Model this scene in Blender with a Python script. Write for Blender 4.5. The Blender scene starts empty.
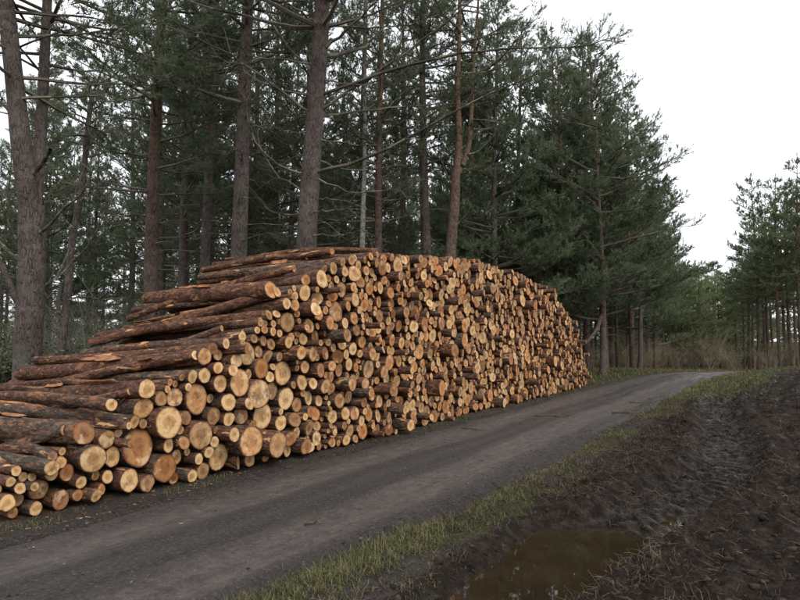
import bpy, math, random
import numpy as np
from mathutils import Matrix, Vector

# ------------------------------------------------------------------ camera, sky, sun, exposure
scene = bpy.context.scene
COL = scene.collection
cam_d = bpy.data.cameras.new('camera')
cam_d.sensor_width = 36.0
cam_d.lens = 28.26
cam_d.clip_start = 0.05
cam_d.clip_end = 2000
cam = bpy.data.objects.new('camera', cam_d)
COL.objects.link(cam)
cam.location = (0, 0, 1.6)
cam.rotation_euler = (math.radians(90 + 3.19), 0, 0)
scene.camera = cam

SUN_EL, SUN_AZ = math.radians(48), math.radians(150)     # azimuth clockwise from +Y: behind the camera, to the right
world = bpy.data.worlds.new('World')
scene.world = world
world.use_nodes = True
wn = world.node_tree.nodes
wl = world.node_tree.links
sky = wn.new('ShaderNodeTexSky')
sky.sky_type = 'NISHITA'
sky.sun_disc = False
sky.sun_elevation = SUN_EL
sky.sun_rotation = SUN_AZ
sky.air_density = 1.0
sky.dust_density = 4.0
mixw = wn.new('ShaderNodeMix')                            # a closed cloud layer over the clear sky
mixw.data_type = 'RGBA'
mixw.inputs[0].default_value = 0.86
mixw.inputs[7].default_value = (9.6, 9.85, 10.2, 1)
wl.new(sky.outputs[0], mixw.inputs[6])
bg = wn['Background']
bg.inputs[1].default_value = 0.115
wl.new(mixw.outputs[2], bg.inputs[0])

sun_d = bpy.data.lights.new('sun', 'SUN')
sun_d.energy = 1.4
sun_d.angle = math.radians(35)
sun_d.color = (1.0, 0.96, 0.9)
sun = bpy.data.objects.new('sun', sun_d)
COL.objects.link(sun)
sd = Vector((math.sin(SUN_AZ) * math.cos(SUN_EL), math.cos(SUN_AZ) * math.cos(SUN_EL), math.sin(SUN_EL)))
sun.rotation_euler = sd.to_track_quat('Z', 'Y').to_euler()

vs = scene.view_settings
vs.view_transform = 'Standard'
vs.look = 'None'
vs.gamma = 1.0
vs.exposure = 0.6
vs.use_curve_mapping = False
cy = scene.cycles
cy.use_denoising = True
cy.max_bounces = 6
cy.diffuse_bounces = 4
cy.glossy_bounces = 2
cy.transmission_bounces = 2
cy.transparent_max_bounces = 4
cy.caustics_reflective = False
cy.caustics_refractive = False

# ------------------------------------------------------------------ numpy helpers
def _hash(ix, iy, iz, seed):
    h = (ix * 374761393 + iy * 668265263 + iz * 2147483647 + seed * 1274126177) & 0xffffffff
    h = ((h ^ (h >> 13)) * 1274126177) & 0xffffffff
    h = ((h ^ (h >> 16)) * 2246822519) & 0xffffffff
    h = h ^ (h >> 15)
    return (h & 0xffffff) / float(0xffffff)

def vnoise(p, seed=0):
    p = np.asarray(p, dtype=np.float64)
    if p.shape[-1] == 2:
        p = np.concatenate([p, np.full(p.shape[:-1] + (1,), 0.37)], -1)
    i = np.floor(p).astype(np.int64)
    f = p - i
    f = f * f * (3 - 2 * f)
    x, y, z = i[..., 0], i[..., 1], i[..., 2]
    fx, fy, fz = f[..., 0], f[..., 1], f[..., 2]
    def c(a, b, d): return _hash(x + a, y + b, z + d, seed)
    x00 = c(0,0,0) * (1-fx) + c(1,0,0) * fx
    x10 = c(0,1,0) * (1-fx) + c(1,1,0) * fx
    x01 = c(0,0,1) * (1-fx) + c(1,0,1) * fx
    x11 = c(0,1,1) * (1-fx) + c(1,1,1) * fx
    return ((x00 * (1-fy) + x10 * fy) * (1-fz) + (x01 * (1-fy) + x11 * fy) * fz) * 2 - 1

def fbm(p, seed=0, octv=4, gain=0.5):
    s, a, t = 0, 1.0, 0
    p = np.asarray(p, dtype=np.float64)
    for o in range(octv):
        s = s + a * vnoise(p * (2.03 ** o) + o * 7.31, seed + o)
        t += a
        a *= gain
    return s / t

def sstep(a, b, x):
    t = np.clip((x - a) / (b - a), 0, 1)
    return t * t * (3 - 2 * t)

def norm(v):
    return v / np.maximum(np.linalg.norm(v, axis=-1, keepdims=True), 1e-9)

class MB:
    """Collects vertices and faces (numpy) and links them as one mesh object."""
    def __init__(self):
        self.v, self.f, self.m, self.n, self.a = [], [], [], 0, {}
    def add(self, verts, faces, mat=0, **attrs):
        verts = np.asarray(verts, dtype=np.float32).reshape(-1, 3)
        faces = np.asarray(faces, dtype=np.int64)
        self.v.append(verts)
        self.f.append(faces + self.n)
        self.m.append(np.full(len(faces), mat, dtype=np.int32))
        for k, val in attrs.items():
            self.a.setdefault(k, []).append((self.n, np.asarray(val, dtype=np.float32)))
        self.n += len(verts)
    def mesh(self, name, mats, smooth=False):
        me = bpy.data.meshes.new(name)
        V = np.concatenate(self.v)
        me.vertices.add(len(V))
        me.vertices.foreach_set('co', V.ravel())
        tot = np.concatenate([np.full(len(f), f.shape[1], dtype=np.int32) for f in self.f])
        idx = np.concatenate([f.ravel() for f in self.f]).astype(np.int32)
        st = np.concatenate([[0], np.cumsum(tot)[:-1]]).astype(np.int32)
        me.loops.add(len(idx))
        me.loops.foreach_set('vertex_index', idx)
        me.polygons.add(len(tot))
        me.polygons.foreach_set('loop_start', st)
        me.polygons.foreach_set('loop_total', tot)
        me.polygons.foreach_set('material_index', np.concatenate(self.m))
        me.polygons.foreach_set('use_smooth', np.full(len(tot), smooth))
        for k, parts in self.a.items():
            vec = parts[0][1].ndim == 2
            at = me.attributes.new(k, 'FLOAT_VECTOR' if vec else 'FLOAT', 'POINT')
            arr = np.zeros((len(V), 3) if vec else len(V), dtype=np.float32)
            for o, val in parts:
                arr[o:o + len(val)] = val
            at.data.foreach_set('vector' if vec else 'value', arr.ravel())
        for mt in mats:
            me.materials.append(mt)
        me.update(calc_edges=True)
        return me

def obj(name, me, parent=None, loc=None, mw=None):
    o = bpy.data.objects.new(name, me)
    COL.objects.link(o)
    if parent: o.parent = parent
    if loc is not None: o.location = loc
    if mw is not None: o.matrix_world = mw
    return o

def tag(o, label, cat, group=None):
    o['label'] = label
    o['category'] = cat
    if group: o['group'] = group
    return o

def kind(o, k, label=None, cat=None):
    o['kind'] = k
    if label: o['label'] = label
    if cat: o['category'] = cat
    return o

def frame_of(d):
    d = norm(np.asarray(d, dtype=np.float64))
    ref = np.where(np.abs(d[..., 2:3]) > 0.9, np.array([1.0, 0, 0]), np.array([0, 0, 1.0]))
    a = norm(np.cross(ref, d))
    return a, np.cross(d, a)

def sticks(mb, A, B, ra, rb, ns=4, mat=0):
    """many straight tapered sticks in one go"""
    A = np.asarray(A, float).reshape(-1, 3); B = np.asarray(B, float).reshape(-1, 3)
    if len(A) == 0: return
    n = len(A)
    ra = np.broadcast_to(ra, (n,)); rb = np.broadcast_to(rb, (n,))
    u, w = frame_of(B - A)
    th = np.arange(ns) * 2 * math.pi / ns
    ring = u[:, None, :] * np.cos(th)[None, :, None] + w[:, None, :] * np.sin(th)[None, :, None]
    va = A[:, None, :] + ring * ra[:, None, None]
    vb = B[:, None, :] + ring * rb[:, None, None]
    V = np.concatenate([va, vb], 1).reshape(-1, 3)
    k = np.arange(ns)
    q = np.stack([k, (k + 1) % ns, ns + (k + 1) % ns, ns + k], 1)
    F = (q[None] + (np.arange(n) * 2 * ns)[:, None, None]).reshape(-1, 4)
    mb.add(V, F, mat)

def tube(mb, P, R, ns=8, mat=0, cap=True, rough=0.0, seed=0):
    P = np.asarray(P, float); R = np.asarray(R, float)
    T = np.gradient(P, axis=0)
    u, w = frame_of(T)
    th = np.arange(ns) * 2 * math.pi / ns
    rr = np.repeat(R[:, None], ns, 1)
    ring = u[:, None, :] * np.cos(th)[None, :, None] + w[:, None, :] * np.sin(th)[None, :, None]
    if rough:
        rr = rr * (1 + rough * fbm(P[:, None, :] * 1.3 + ring * 1.7, seed, 3))
    V = (P[:, None, :] + ring * rr[:, :, None]).reshape(-1, 3)
    n = len(P)
    k = np.arange(ns); kk = (k + 1) % ns
    F = np.concatenate([np.stack([i * ns + k, i * ns + kk, (i + 1) * ns + kk, (i + 1) * ns + k], 1) for i in range(n - 1)])
    mb.add(V, F, mat)
    if cap:
        c = mb.n
        mb.add(np.concatenate([V[-ns:], P[-1:]]), np.stack([k, kk, np.full(ns, ns)], 1), mat)

def spline(pts, n):
    """Catmull-Rom through a few points"""
    pts = np.asarray(pts, float)
    p = np.concatenate([2 * pts[:1] - pts[1:2], pts, 2 * pts[-1:] - pts[-2:-1]])
    t = np.linspace(0, len(pts) - 1 - 1e-6, n)
    i = t.astype(int); f = (t - i)[:, None]
    a, b, c, d = p[i], p[i + 1], p[i + 2], p[i + 3]
    return 0.5 * (2 * b + (c - a) * f + (2 * a - 5 * b + 4 * c - d) * f ** 2 + (3 * b - a - 3 * c + d) * f ** 3)

# ------------------------------------------------------------------ the place: (u, v) = along / across the forest track
P0 = np.array([-3.38, 5.06])
DU = np.array([0.526, 0.850])
DV = np.array([0.850, -0.526])
F_PX = 628.0
def bend(u): return 0.010 * np.maximum(0, u - 19.0) ** 2 / (1 + 0.02 * np.maximum(0, u - 19.0))
def uv_xy(u, v):
    u = np.asarray(u, float); v = np.asarray(v, float) + bend(u)
    return P0[0] + DU[0] * u + DV[0] * v, P0[1] + DU[1] * u + DV[1] * v
def xy_uv(x, y):
    rx, ry = np.asarray(x, float) - P0[0], np.asarray(y, float) - P0[1]
    u = DU[0] * rx + DU[1] * ry
    return u, DV[0] * rx + DV[1] * ry - bend(u)

RUT_U = [-6, 0, 1.7, 3.7, 5.8, 9, 10.7, 14.5, 18, 24, 60]
RUT_V = [3.95, 4.0, 4.05, 4.42, 4.84, 4.62, 4.45, 3.95, 3.95, 4.2, 6]
RUT2_V = [6.3, 6.4, 6.5, 6.6, 6.8, 6.7, 6.6, 6.2, 6.2, 6.4, 8]
WATER = -0.115

def road_edges(u):
    u = np.asarray(u, float)
    q = np.stack([u, u * 0 + 3.3], -1)
    l = 0.36 + 0.10 * vnoise(q * [0.6, 1], 5) + 0.06 * vnoise(q * [2.7, 1], 6)
    r = 2.86 - 0.30 * sstep(3.0, 0.0, u) + 0.10 * vnoise(q * [0.5, 1], 7) + 0.08 * vnoise(q * [2.3, 1], 8)
    return l, r

def road_z(u, v):
    """surface of the packed track: crown and two shallow wheel tracks"""
    c = (v - 1.6) / 1.3
    p = np.stack([u, v], -1)
    z = 0.035 * (1 - c * c)
    z = z - 0.025 * np.exp(-((v - 0.95 - 0.05 * vnoise(p * 0.4, 41)) / 0.28) ** 2) - 0.03 * np.exp(-((v - 2.15 - 0.05 * vnoise(p * 0.4, 42)) / 0.28) ** 2)
    return z + 0.012 * fbm(p * 1.3, 43, 3)

def far_drop(u, v):
    x, y = uv_xy(u, v)
    t = np.maximum(0, y - 25.0)
    return -2.2 * np.tanh(0.055 * t * t / (t + 3.0) / 2.2)

def terrain(u, v):
    u = np.asarray(u, float); v = np.asarray(v, float)
    p = np.stack([u, v], -1)
    l, r = road_edges(u)
    near = np.exp(-np.maximum(0, u - 6) / 14)
    # road bed stays just under the road sheet
    z = np.where((v > l - .1) & (v < r + .1), road_z(u, v) - 0.045, 0.0)
    # left: pile margin and forest floor
    fl = sstep(0, 8, -4.0 - v)
    left = 0.03 * fbm(p * 2.2, 11, 4) + fl * (0.30 * fbm(p * 0.16, 12, 3) + 0.05 * fbm(p * 1.1, 13, 3)) - 0.005
    left = left + 0.18 * sstep(17.5, 19.5, u) * sstep(0.2, -1.0, v) * sstep(40, 24, u)
    z = np.where(v <= l - .1, left, z)
    # right: turf hump, ruts and churned mud
    rv = np.interp(u, RUT_U, RUT_V)
    rv2 = np.interp(u, RUT_U, RUT2_V)
    w = v - rv + 0.06 * vnoise(p * 0.9, 21)
    w2 = v - rv2 + 0.06 * vnoise(p * 0.9, 22)
    hump = np.exp(-((v - 3.24 + 0.15 * sstep(3.0, 0.0, u)) / 0.30) ** 2)
    turf = hump * (0.055 + 0.05 * fbm(p * 2.6, 14, 4))
    mudm = sstep(3.35, 3.85, v + 0.15 * vnoise(p * 1.1, 15))
    rough = 0.09 * fbm(p * 1.9, 16, 5, 0.66) + 0.075 * fbm(p * 6.0, 17, 4, 0.75)
    clod = np.maximum(0, fbm(p * 4.6, 18, 3)) ** 1.3 * 0.20
    mud = 0.02 + rough + clod
    def rut(w, depth, seed):
        inside = np.exp(-(np.abs(w) / 0.40) ** 4)
        lip = np.exp(-((np.abs(w) - 0.52) / 0.14) ** 2) * (0.07 + 0.05 * fbm(p * 3.1, seed, 3))
        ph = (u + 0.5 * np.abs(w)) / 0.20
        bars = sstep(-0.2, 0.6, np.sin(ph * 2 * math.pi + 1.2 * vnoise(p * 1.7, seed + 1))) * 0.06 * sstep(-0.25, 0.25, vnoise(p * 0.8, seed + 2) + 0.3)
        return inside, inside * (-depth + 1.3 * bars + 0.42 * rough) + lip
    i1, r1 = rut(w, 0.13, 31)
    i2, r2 = rut(w2, 0.10, 35)
    mud = mud * (1 - 0.88 * np.maximum(i1, i2)) + r1 + r2
    # the water-filled hollow at the near end of the rut
    hol = np.exp(-(np.abs((v - 3.74 - 0.15 * (u - 1.5) + 0.16 * vnoise(p * 1.6, 23) + 0.05 * vnoise(p * 5.0, 27)) / 0.54)) ** 4) * sstep(3.6, 2.6, u + 0.25 * vnoise(p * 2.0, 24)) * sstep(-1.5, -0.4, u)
    mud = mud * (1 - hol) + hol * (-0.195 + 0.035 * fbm(p * 3.0, 25, 3))
    mud = mud + 0.35 * sstep(6.5, 14, v) + 0.16 * sstep(14, 22, u) * sstep(3.0, 4.6, v) * sstep(60, 30, u)
    right = turf + mudm * mud
    right = np.where(v > r + .1, right, 0)
    blend = sstep(r - 0.02, r + 0.22, v)
    z = np.where(v > r - 0.02, (road_z(u, v) - 0.045) * (1 - blend) + right * blend, z)
    z = z + 0.5 * sstep(12, 60, v) * (fbm(p * 0.06, 26, 3) + 0.3)
    return z + far_drop(u, v)

def ground_z(x, y):
    u, v = xy_uv(x, y)
    return terrain(u, v)

# ------------------------------------------------------------------ material helper
class NT:
    def __init__(self, name):
        self.mat = bpy.data.materials.new(name)
        self.mat.use_nodes = True
        self.t = self.mat.node_tree
        self.b = self.t.nodes['Principled BSDF']
        self.out = self.t.nodes['Material Output']
    def n(self, typ, ins=None, **kw):
        nd = self.t.nodes.new(typ)
        for k, val in kw.items(): setattr(nd, k, val)
        for k, val in (ins or {}).items():
            s = nd.inputs[k]
            if hasattr(val, 'is_output'): self.t.links.new(val, s)
            else: s.default_value = val
        return nd
    def link(self, a, b): self.t.links.new(a, b)
    def math(self, op, a, b=0.0, c=None, clamp=False):
        nd = self.n('ShaderNodeMath', {0: a, 1: b} if c is None else {0: a, 1: b, 2: c}, operation=op)
        nd.use_clamp = clamp
        return nd.outputs[0]
    def ramp(self, fac, stops, interp='LINEAR'):
        nd = self.n('ShaderNodeValToRGB', {0: fac})
        cr = nd.color_ramp
        cr.interpolation = interp
        while len(cr.elements) < len(stops): cr.elements.new(0.5)
        for e, (p, c) in zip(cr.elements, stops):
            e.position = p
            e.color = (c, c, c, 1) if isinstance(c, (int, float)) else (*c, 1)
        return nd.outputs[0]
    def mix(self, fac, a, b, blend='MIX'):
        nd = self.n('ShaderNodeMix', {}, data_type='RGBA', blend_type=blend)
        for i, val in ((0, fac), (6, a), (7, b)):
            if hasattr(val, 'is_output'): self.link(val, nd.inputs[i])
            else: nd.inputs[i].default_value = val if i == 0 or len(val) == 4 else (*val, 1)
        return nd.outputs[2]
    def noise(self, vec, scale, detail=4, rough=0.55, dist=0.0):
        return self.n('ShaderNodeTexNoise', {'Vector': vec, 'Scale': scale, 'Detail': detail, 'Roughness': rough, 'Distortion': dist}).outputs[0]
    def mapping(self, vec, scale=(1,1,1), loc=(0,0,0)):
        return self.n('ShaderNodeMapping', {'Vector': vec, 'Scale': scale, 'Location': loc}).outputs[0]
    def attr(self, name):
        return self.n('ShaderNodeAttribute', attribute_name=name)
    def bump(self, h, strength=0.5, dist=0.02):
        nd = self.n('ShaderNodeBump', {'Height': h, 'Strength': strength, 'Distance': dist})
        self.link(nd.outputs[0], self.b.inputs['Normal'])
    def set(self, color=None, rough=None, spec=None):
        for key, val in (('Base Color', color), ('Roughness', rough), ('Specular IOR Level', spec)):
            if val is None: continue
            s = self.b.inputs[key]
            if hasattr(val, 'is_output'): self.link(val, s)
            else: s.default_value = val if not isinstance(val, tuple) or len(val) == 4 else (*val, 1)

def mat_log_bark():
    m = NT('log_bark')
    co = m.attr('lco').outputs['Vector']
    rnd = m.attr('tone').outputs['Fac']
    wob = m.n('ShaderNodeVectorMath', {0: m.n('ShaderNodeTexNoise', {'Vector': co, 'Scale': 18.0, 'Detail': 3.0}).outputs['Color'], 1: (0.05, 0.05, 0.05)}, operation='MULTIPLY').outputs[0]
    st = m.n('ShaderNodeVectorMath', {0: m.mapping(co, (1, 1, 0.42)), 1: wob}, operation='ADD').outputs[0]
    pl = m.n('ShaderNodeTexVoronoi', {'Vector': st, 'Scale': 34.0})
    sm = m.n('ShaderNodeTexVoronoi', {'Vector': st, 'Scale': 85.0})
    plate = m.n('ShaderNodeSeparateColor', {0: pl.outputs['Color']}).outputs[0]
    chip = m.n('ShaderNodeSeparateColor', {0: sm.outputs['Color']}).outputs[0]
    fine = m.noise(m.mapping(co, (1, 1, 0.5)), 70.0, 6, 0.75, 0.3)
    big = m.noise(m.mapping(co, (1, 1, 0.35)), 4.0, 4, 0.6)
    flake = m.noise(m.mapping(co, (1, 1, 0.5)), 12.0, 5, 0.65, 0.6)
    f = m.math('ADD', m.math('ADD', m.math('MULTIPLY', plate, 0.22), m.math('MULTIPLY', chip, 0.16)), m.math('ADD', m.math('MULTIPLY', fine, 0.32), m.math('MULTIPLY', big, 0.30)))
    c = m.ramp(f, [(0.30, (0.034, 0.020, 0.015)), (0.46, (0.088, 0.046, 0.032)), (0.58, (0.150, 0.074, 0.047)), (0.74, (0.26, 0.135, 0.080))])
    grey = m.ramp(f, [(0.32, (0.034, 0.028, 0.024)), (0.52, (0.095, 0.081, 0.067)), (0.70, (0.165, 0.145, 0.115))])
    gsel = m.ramp(m.math('FRACT', m.math('MULTIPLY', rnd, 7.3)), [(0.45, 0.0), (0.65, 0.9)])
    c = m.mix(m.math('MULTIPLY', gsel, m.ramp(big, [(0.42, 1.0), (0.62, 0.25)])), c, grey)
    orange = m.math('MULTIPLY', m.ramp(m.math('ADD', m.math('MULTIPLY', flake, 0.8), m.math('MULTIPLY', plate, 0.2)), [(0.53, 0.0), (0.57, 0.95)]), m.ramp(m.math('FRACT', m.math('MULTIPLY', rnd, 13.7)), [(0.1, 0.25), (0.8, 1.0)]))
    c = m.mix(orange, c, m.ramp(fine, [(0.3, (0.150, 0.062, 0.033)), (0.7, (0.33, 0.155, 0.078))]))
    bare = m.ramp(m.noise(m.mapping(co, (1, 1, 0.22), (3, 1, 7)), 9.0, 4, 0.6, 0.8), [(0.625, 0.0), (0.64, 1.0)])
    c = m.mix(bare, c, m.ramp(fine, [(0.3, (0.30, 0.150, 0.060)), (0.7, (0.54, 0.34, 0.165))]))
    nob = m.math('SUBTRACT', 1.0, bare)
    edge = m.ramp(pl.outputs['Distance'], [(0.35, 0.0), (0.75, 0.8)])
    c = m.mix(m.math('MULTIPLY', m.math('MULTIPLY', edge, nob), 0.5), c, (0.020, 0.012, 0.009))
    m.set(c, 0.9, 0.15)
    m.bump(m.math('MULTIPLY', nob, m.math('ADD', m.math('ADD', m.math('MULTIPLY', plate, 0.5), m.math('MULTIPLY', chip, 0.25)), m.math('ADD', m.math('MULTIPLY', fine, 0.8), m.math('MULTIPLY', edge, -0.5)))), 1.0, 0.016)
    return m.mat

def mat_cut_end():
    m = NT('sawn_wood')
    e = m.attr('end')
    tone = m.attr('tone').outputs['Fac']
    co = m.attr('lco').outputs['Vector']
    wob = m.noise(e.outputs['Vector'], 2.2, 3, 0.5)
    ln = m.n('ShaderNodeVectorMath', {0: e.outputs['Vector']}, operation='LENGTH').outputs['Value']
    rad = m.math('ADD', ln, m.math('MULTIPLY', m.math('SUBTRACT', wob, 0.5), 0.16))
    ring = m.math('SINE', m.math('MULTIPLY', rad, 62.0))
    ring2 = m.math('SINE', m.math('MULTIPLY', rad, 23.0))
    pale = m.ramp(rad, [(0.0, (0.43, 0.240, 0.098)), (0.38, (0.50, 0.295, 0.125)), (0.55, (0.66, 0.445, 0.220)), (0.86, (0.60, 0.385, 0.175)), (0.95, (0.35, 0.165, 0.066))])
    oran = m.ramp(rad, [(0.0, (0.36, 0.145, 0.048)), (0.4, (0.40, 0.165, 0.054)), (0.6, (0.52, 0.250, 0.090)), (0.86, (0.44, 0.190, 0.064)), (0.95, (0.24, 0.090, 0.034))])
    c = m.mix(m.ramp(tone, [(0.25, 0.0), (0.75, 1.0)]), pale, oran)
    c = m.mix(m.math('MULTIPLY_ADD', ring, 0.10, 0.12, clamp=True), c, m.mix(1.0, c, (0.55, 0.45, 0.38), 'MULTIPLY'))
    c = m.mix(m.math('MULTIPLY_ADD', ring2, 0.06, 0.06, clamp=True), c, m.mix(1.0, c, (0.6, 0.5, 0.45), 'MULTIPLY'))
    old = m.ramp(m.math('FRACT', m.math('MULTIPLY', tone, 17.3)), [(0.45, 0.0), (0.95, 0.9)])
    c = m.mix(old, c, m.mix(1.0, c, (0.46, 0.40, 0.38), 'MULTIPLY'))
    stain = m.math('MULTIPLY', m.ramp(m.math('FRACT', m.math('MULTIPLY', tone, 29.1)), [(0.6, 0.0), (0.9, 0.8)]), m.ramp(m.noise(e.outputs['Vector'], 1.6, 3, 0.6), [(0.48, 0.0), (0.62, 1.0)]))
    c = m.mix(stain, c, (0.16, 0.115, 0.085))
    blot = m.noise(co, 16.0, 4, 0.6)
    c = m.mix(m.ramp(blot, [(0.48, 0.0), (0.66, 0.7)]), c, m.mix(1.0, c, (0.42, 0.33, 0.28), 'MULTIPLY'))
    c = m.mix(m.ramp(m.noise(co, 7.0, 3, 0.6), [(0.56, 0.0), (0.64, 0.45)]), c, (0.66, 0.50, 0.30))
    # drying cracks running out from the heart
    ang = m.n('ShaderNodeSeparateXYZ', {0: e.outputs['Vector']})
    at = m.math('ARCTAN2', ang.outputs[0], ang.outputs[1])
    cr = m.noise(m.n('ShaderNodeCombineXYZ', {0: m.math('MULTIPLY', at, 3.2), 1: m.math('MULTIPLY', ln, 0.8), 2: m.math('MULTIPLY', tone, 31.0)}).outputs[0], 2.6, 2, 0.6)
    crk = m.math('MULTIPLY', m.ramp(cr, [(0.485, 0.0), (0.5, 1.0), (0.515, 0.0)]), m.ramp(ln, [(0.1, 0.8), (0.75, 0.0)]))
    c = m.mix(m.math('MULTIPLY', crk, 0.85), c, (0.10, 0.05, 0.025))
    edge = m.ramp(m.math('ADD', ln, m.math('MULTIPLY', m.math('SUBTRACT', m.noise(co, 40.0, 2), 0.5), 0.06)), [(0.915, 0.0), (0.94, 1.0)])
    c = m.mix(edge, c, m.ramp(m.noise(co, 70.0, 3), [(0.35, (0.05, 0.024, 0.015)), (0.65, (0.18, 0.075, 0.04))]))
    m.set(c, 0.72, 0.25)
    saw = m.n('ShaderNodeTexWave', {'Vector': m.mapping(e.outputs['Vector'], (1, 0.45, 1)), 'Scale': 5.0, 'Distortion': 3.0, 'Detail': 2.0}).outputs['Fac']
    m.bump(m.math('ADD', m.math('MULTIPLY', ring, 0.2), m.math('ADD', m.math('MULTIPLY', saw, 0.5), m.math('MULTIPLY', crk, -1.5))), 0.35, 0.004)
    return m.mat

def mat_bark(name, lo, mid, hi, top, z0, z1, scale=1.7):
    m = NT(name)
    co = m.n('ShaderNodeTexCoord').outputs['Object']
    rnd = m.n('ShaderNodeObjectInfo').outputs['Random']
    co = m.n('ShaderNodeVectorMath', {0: co, 1: m.n('ShaderNodeCombineXYZ', {2: m.math('MULTIPLY', rnd, 40.0)}).outputs[0]}, operation='ADD').outputs[0]
    st = m.mapping(co, (1, 1, 0.22))
    vor = m.n('ShaderNodeTexVoronoi', {'Vector': m.n('ShaderNodeVectorMath', {0: st, 1: m.n('ShaderNodeVectorMath', {0: m.n('ShaderNodeTexNoise', {'Vector': st, 'Scale': 9.0}).outputs['Color'], 1: (0.09, 0.09, 0.09)}, operation='MULTIPLY').outputs[0]}, operation='ADD').outputs[0], 'Scale': 15.0 * scale}, feature='DISTANCE_TO_EDGE')
    crack = m.ramp(vor.outputs['Distance'], [(0.0, 0.0), (0.12, 0.8), (0.35, 1.0)])
    crack = m.math('MAXIMUM', crack, m.ramp(m.noise(co, 7.0, 3, 0.6), [(0.38, 0.0), (0.60, 0.9)]))
    fine = m.noise(st, 30.0 * scale, 6, 0.72, 0.4)
    big = m.noise(co, 1.6, 3)
    c = m.ramp(m.math('ADD', m.math('MULTIPLY', fine, 0.7), m.math('MULTIPLY', big, 0.3)), [(0.32, lo), (0.5, mid), (0.68, hi)])
    z = m.n('ShaderNodeSeparateXYZ', {0: m.n('ShaderNodeTexCoord').outputs['Object']}).outputs[2]
    tf = m.n('ShaderNodeMapRange', {0: m.math('ADD', z, m.math('MULTIPLY', big, 2.0)), 1: z0 + 1, 2: z1 + 1}).outputs[0]
    c = m.mix(tf, c, m.ramp(fine, [(0.3, tuple(x * 0.55 for x in top)), (0.65, top)]))
    c = m.mix(m.math('MULTIPLY', m.math('SUBTRACT', 1.0, crack), 0.55), c, (lo[0] * 0.7, lo[1] * 0.7, lo[2] * 0.7))
    c = m.mix(m.ramp(m.noise(co, 3.1, 4), [(0.55, 0.0), (0.72, 0.45)]), c, (0.10, 0.115, 0.075))
    m.set(c, 0.85, 0.25)
    m.bump(m.math('ADD', crack, m.math('MULTIPLY', fine, 0.8)), 1.0, 0.03)
    return m.mat

def mat_needles(name, dark, light):
    m = NT(name)
    rnd = m.n('ShaderNodeObjectInfo').outputs['Random']
    isl = m.n('ShaderNodeNewGeometry').outputs['Random Per Island']
    co = m.n('ShaderNodeTexCoord').outputs['Object']
    cl = m.noise(co, 0.9, 2)
    c = m.ramp(m.math('ADD', m.math('MULTIPLY', isl, 0.55), m.math('ADD', m.math('MULTIPLY', cl, 0.55), m.math('MULTIPLY', rnd, 0.18))), [(0.25, dark), (0.85, light)])
    c = m.mix(m.math('GREATER_THAN', isl, 0.965), c, (0.17, 0.12, 0.05))
    m.set(c, 0.5, 0.35)
    tr = m.n('ShaderNodeBsdfTranslucent', {'Color': c})
    mx = m.n('ShaderNodeMixShader', {0: 0.42, 1: m.b.outputs[0], 2: tr.outputs[0]})
    m.link(mx.outputs[0], m.out.inputs[0])
    return m.mat

def mat_blades(name, stops, rough=0.6, tl=0.25):
    m = NT(name)
    isl = m.n('ShaderNodeNewGeometry').outputs['Random Per Island']
    co = m.n('ShaderNodeTexCoord').outputs['Object']
    f = m.math('ADD', m.math('MULTIPLY', isl, 0.6), m.math('MULTIPLY', m.noise(co, 1.7, 3), 0.5))
    c = m.ramp(f, stops)
    m.set(c, rough, 0.3)
    if tl:
        tr = m.n('ShaderNodeBsdfTranslucent', {'Color': c})
        mx = m.n('ShaderNodeMixShader', {0: tl, 1: m.b.outputs[0], 2: tr.outputs[0]})
        m.link(mx.outputs[0], m.out.inputs[0])
    return m.mat

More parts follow.
